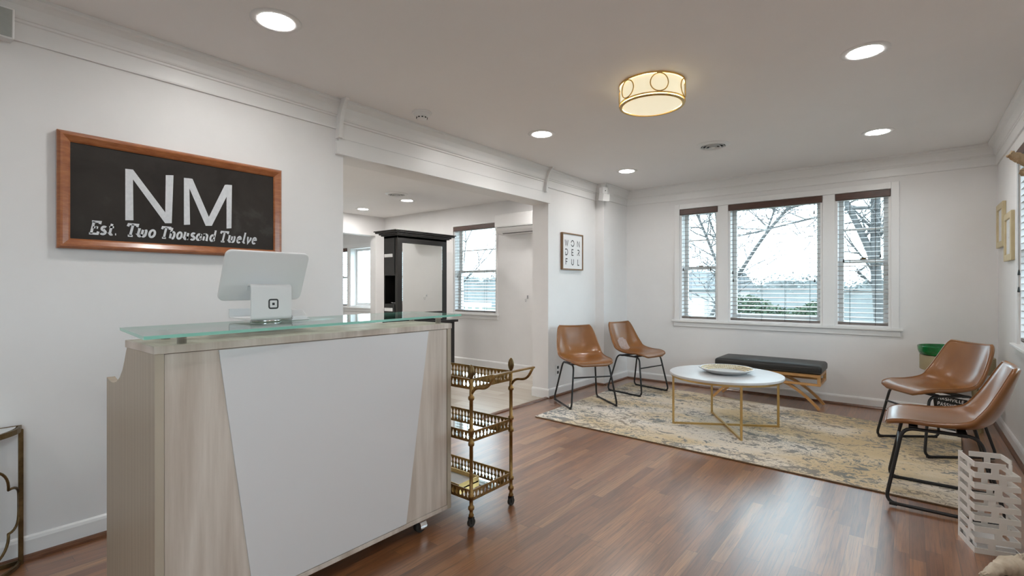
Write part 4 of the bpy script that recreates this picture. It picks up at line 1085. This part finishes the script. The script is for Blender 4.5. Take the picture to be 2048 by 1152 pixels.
# ------------------------------------------------------------------ outdoors
g = MB(); g.box(-40,40,YB+.4,70,-.9,-.7); g.box(XR+.4,40,-30,YB+.4,-.9,-.7); struct('ground', g, M['asphalt'])
def tree(label, x, y, h, lean, seed, thick=.02, group='bare trees outside the windows'):
    rnd = random.Random(seed); m = MB(); cnt = [0]
    t = thing('bare_tree', label, 'tree', (x,y,-.7), 0, group)
    tw = MB()
    def grow(p, d, ln, r, lv):
        if cnt[0] > 420: return
        cnt[0] += 1
        k = 5; P = [p]; q = p.copy(); dd = d.copy()
        for i in range(k):
            dd = (dd+Vector((rnd.uniform(-1,1),rnd.uniform(-1,1),rnd.uniform(-.4,.8)))*.13).normalized(); q = q+dd*ln/k; P.append(q.copy())
        (m if lv < 2 else tw).tube(P, [r*(1-.5*i/k) for i in range(k+1)], 7 if lv < 2 else 4)
        if lv >= 5 or r < .004: return
        for j in range(rnd.choice((3,3,4)) if lv else 6):
            i = rnd.randint(2,k); side = Vector((rnd.uniform(-1,1),rnd.uniform(-1,1),rnd.uniform(-.1,.7))).normalized()
            grow(P[i], (dd*.55+side*.8).normalized(), ln*rnd.uniform(.5,.72), r*.5, lv+1)
    grow(Vector((x,y,-.7)), Vector(lean).normalized(), h, thick*h, 0)
    m.build('trunk', M['bark'], t); tw.build('twigs', M['bark'], t)
def spread_tree(label, paths, seed, group='bare trees outside the windows', twigs=14):
    """a tree with given main limbs: (points, start radius, end radius); twigs grow along every limb"""
    rnd = random.Random(seed); m = MB(); tw = MB(); p0 = paths[0][0][0]
    t = thing('bare_tree', label, 'tree', p0, 0, group)
    def twig(p, d, ln, r, lv):
        P = [p]; q = p.copy(); dd = d.copy()
        for i in range(4):
            dd = (dd+Vector((rnd.uniform(-1,1),rnd.uniform(-.6,.6),rnd.uniform(-.7,.7)))*.22).normalized(); q = q+dd*ln/4; P.append(q.copy())
        tw.tube(P, [r*(1-.17*i) for i in range(5)], 4)
        if lv < 3:
            for j in range(3): 
                s_ = Vector((rnd.uniform(-1,1),rnd.uniform(-.6,.6),rnd.uniform(-.6,1))).normalized()
                twig(P[rnd.randint(1,4)], (dd*.6+s_*.8).normalized(), ln*.62, r*.66, lv+1)
    for pts, r0, r1 in paths:
        P = catmull(pts, 6*(len(pts)-1)); k = len(P); m.tube(P, [r0+(r1-r0)*i/(k-1) for i in range(k)], 8)
        for j in range(twigs):
            i = rnd.randint(k//4, k-1); d = (P[i]-P[i-1]).normalized(); s_ = Vector((rnd.uniform(-1,1),rnd.uniform(-.7,.7),rnd.uniform(-.4,1))).normalized()
            twig(P[i], (d*.6+s_*.9).normalized(), rnd.uniform(.4,1.0), max(.011,(r0+(r1-r0)*i/(k-1))*.32), 1)
    m.build('trunk', M['bark'], t); tw.build('twigs', M['bark'], t)
spread_tree('big bare tree outside the right sash of the triple window', [([(-.30,10,-.7),(-.38,10,.8),(-.43,10,1.65),(-.43,10,2.7),(-.5,10,4.2)], .085,.06), ([(-.41,10,1.45),(-.54,10,1.9),(-.88,10,2.76),(-1.4,9.9,3.9)], .06,.04), ([(-.43,10,2.5),(-.8,10,2.52),(-1.23,9.95,2.42),(-2.5,9.9,2.16)], .032,.012)], 3)
spread_tree('thin leaning bare tree outside the middle pane of the triple window', [([(-4.0,12,-.7),(-3.6,12,.6),(-3.0,12,1.54),(-2.48,12,2.36),(-1.9,12,3.07),(-1.3,12,3.9)], .055,.022), ([(-2.5,12,2.3),(-2.3,12,2.9),(-2.2,12,3.7)], .024,.012), ([(-2.0,12,2.9),(-1.2,12,3.1),(-.5,12,3.5)],.02,.01)], 11, twigs=22)
spread_tree('slender bare tree outside the left sash of the triple window', [([(-1.849, 7.9, -0.7), (-2.059, 7.9, 0.78), (-2.294, 7.9, 1.536), (-2.639, 7.9, 2.427), (-3.026, 7.9, 3.217)], 0.030255319148936168, 0.013446808510638298), ([(-2.269, 7.9, 1.452), (-2.311, 7.9, 2.209), (-2.437, 7.9, 3.049)], 0.016808510638297875, 0.008404255319148938)], 5, twigs=22)
tree('bare tree outside the other room window', -11.6,11.5,3.4,(.1,0,1),8,.010)
tree('bare tree outside the side wall window', 4.6,7.4,3.0,(-.1,.1,1),21,.015)
rnd = random.Random(4); b_ = MB()
for k in range(5200):
    x = rnd.uniform(-4.2,-1.7); y = 15+rnd.gauss(0,.35); z = -.7+rnd.random()**.8*1.5*(1+.12*math.sin(x*3.1)); s_ = rnd.uniform(.03,.07)
    n = Vector((rnd.uniform(-1,1),rnd.uniform(-1,1),rnd.uniform(-.3,1))).normalized(); u_ = n.orthogonal().normalized(); w_ = n.cross(u_)
    p = Vector((x,y,z)); b_.quad(p-u_*s_, p-w_*s_*.6, p+u_*s_, p+w_*s_*.6)
hd = b_.build('hedge', M['hedge'], fix=False); tag(hd,'dull green hedge outside beyond the middle pane','hedge',kind='stuff')
b_ = MB(); pr_ = []
def ridge(x): return 1.75+.32*math.sin(x*.35)+.22*math.sin(x*1.1+1)+.12*math.sin(x*2.7)
top_ = [(x*.5, 34, ridge(x*.5)) for x in range(-90,31)]
b_.prism([(-45,34,-.7)]+top_+[(15,34,-.7)], (0,3,0))
for k in range(6000):
    x = rnd.uniform(-45,15); s_ = rnd.uniform(.05,.13); z = ridge(x)+rnd.gauss(0,.22)-.05; y = 33.9+rnd.uniform(-.4,.6)
    n = Vector((rnd.uniform(-1,1),rnd.uniform(-1,1),rnd.uniform(-.3,1))).normalized(); u_ = n.orthogonal().normalized(); w_ = n.cross(u_)
    p = Vector((x,y,z)); b_.quad(p-u_*s_, p-w_*s_*.6, p+u_*s_, p+w_*s_*.6)
tl = b_.build('distant_woods', mottled('distant_twigs',(.13,.14,.14),(.18,.19,.19),1,.95), fix=False); tag(tl,'hazy grey woods far beyond the windows','woods',kind='stuff')
t = thing('garage','pale garage with a grey roof outside the left sash','garage',(-6.1,16.5,-.7))
m = MB(); m.box(-7.4,-4.55,16.5,19.5,-.7,1.15); m.build('wall', M['house'], t)
m = MB(); m.prism([(-7.6,16.3,1.12),(-7.6,19.7,1.12),(-7.6,18,1.75)], (3.25,0,0)); m.build('roof', M['roof'], t)
m = MB(); m.box(-6.6,-5.2,16.46,16.5,-.7,.75); m.build('door', M['white'], t)
t = thing('porch_railing','white porch railing outside the far room window','railing',(-9,8.2,-.7))
m = MB(); m.box(-14,-7.2,8.17,8.23,.78,.86); m.box(-14,-7.2,8.18,8.22,-.1,-.04); m.box(-14,-7.2,7.0,8.3,-.3,-.2); m.build('rail', M['trim'], t)
for k in range(30):
    x = -13.9+k*.22; m = MB(); m.box(x,x+.05,8.18,8.22,-.04,.78); m.build('baluster', M['trim'], t)

# ------------------------------------------------------------------ light
W_ = bpy.data.worlds.new('sky'); bpy.context.scene.world = W_; W_.use_nodes = True
bg = W_.node_tree.nodes['Background']; bg.inputs[0].default_value = (.74,.87,1.0,1); bg.inputs[1].default_value = 7.8
def portal(loc, rot, sx, sy):
    l = bpy.data.lights.new('window_portal','AREA'); l.shape = 'RECTANGLE'; l.size = sx; l.size_y = sy; l.cycles.is_portal = True
    o = bpy.data.objects.new('window_portal', l); C.objects.link(o); o.location = loc; o.rotation_euler = rot
portal((-1.18,YB+.22,1.48),(R(-90),0,0),2.1,1.4); portal((XR+.22,4.155,1.48),(R(90),0,R(90)),1.65,1.4)
portal((XR+.22,-.7,1.48),(R(90),0,R(90)),1.0,1.4)  # at the added window behind the camera
portal((-5.23,YO+.22,1.48),(R(-90),0,0),.95,1.4); portal((-8.4,YO+.22,1.4),(R(-90),0,0),1.8,1.2)
fl = bpy.data.lights.new('flush_lamp_bulb','POINT'); fl.energy = 30; fl.color = (1,.80,.48); fl.shadow_soft_size = .07
o = bpy.data.objects.new('flush_lamp_bulb', fl); C.objects.link(o); o.location = (fx,fy,2.40)

# ------------------------------------------------------------------ camera and view
cd = bpy.data.cameras.new('camera'); cam = bpy.data.objects.new('camera', cd); C.objects.link(cam)
cd.sensor_width = 36; cd.lens = 36*988/2048; cd.shift_y = -1/2048; cd.clip_start = .02
cam.location = (0,0,1.2); cam.rotation_euler = (R(90),0,R(38.8))
sc = bpy.context.scene; sc.camera = cam
sc.view_settings.view_transform = 'Standard'; sc.view_settings.look = 'None'; sc.view_settings.exposure = .35; sc.view_settings.gamma = 1
sc.view_settings.use_curve_mapping = False
sc.cycles.use_denoising = True; sc.cycles.max_bounces = 8; sc.cycles.transparent_max_bounces = 24; sc.cycles.sample_clamp_indirect = 6
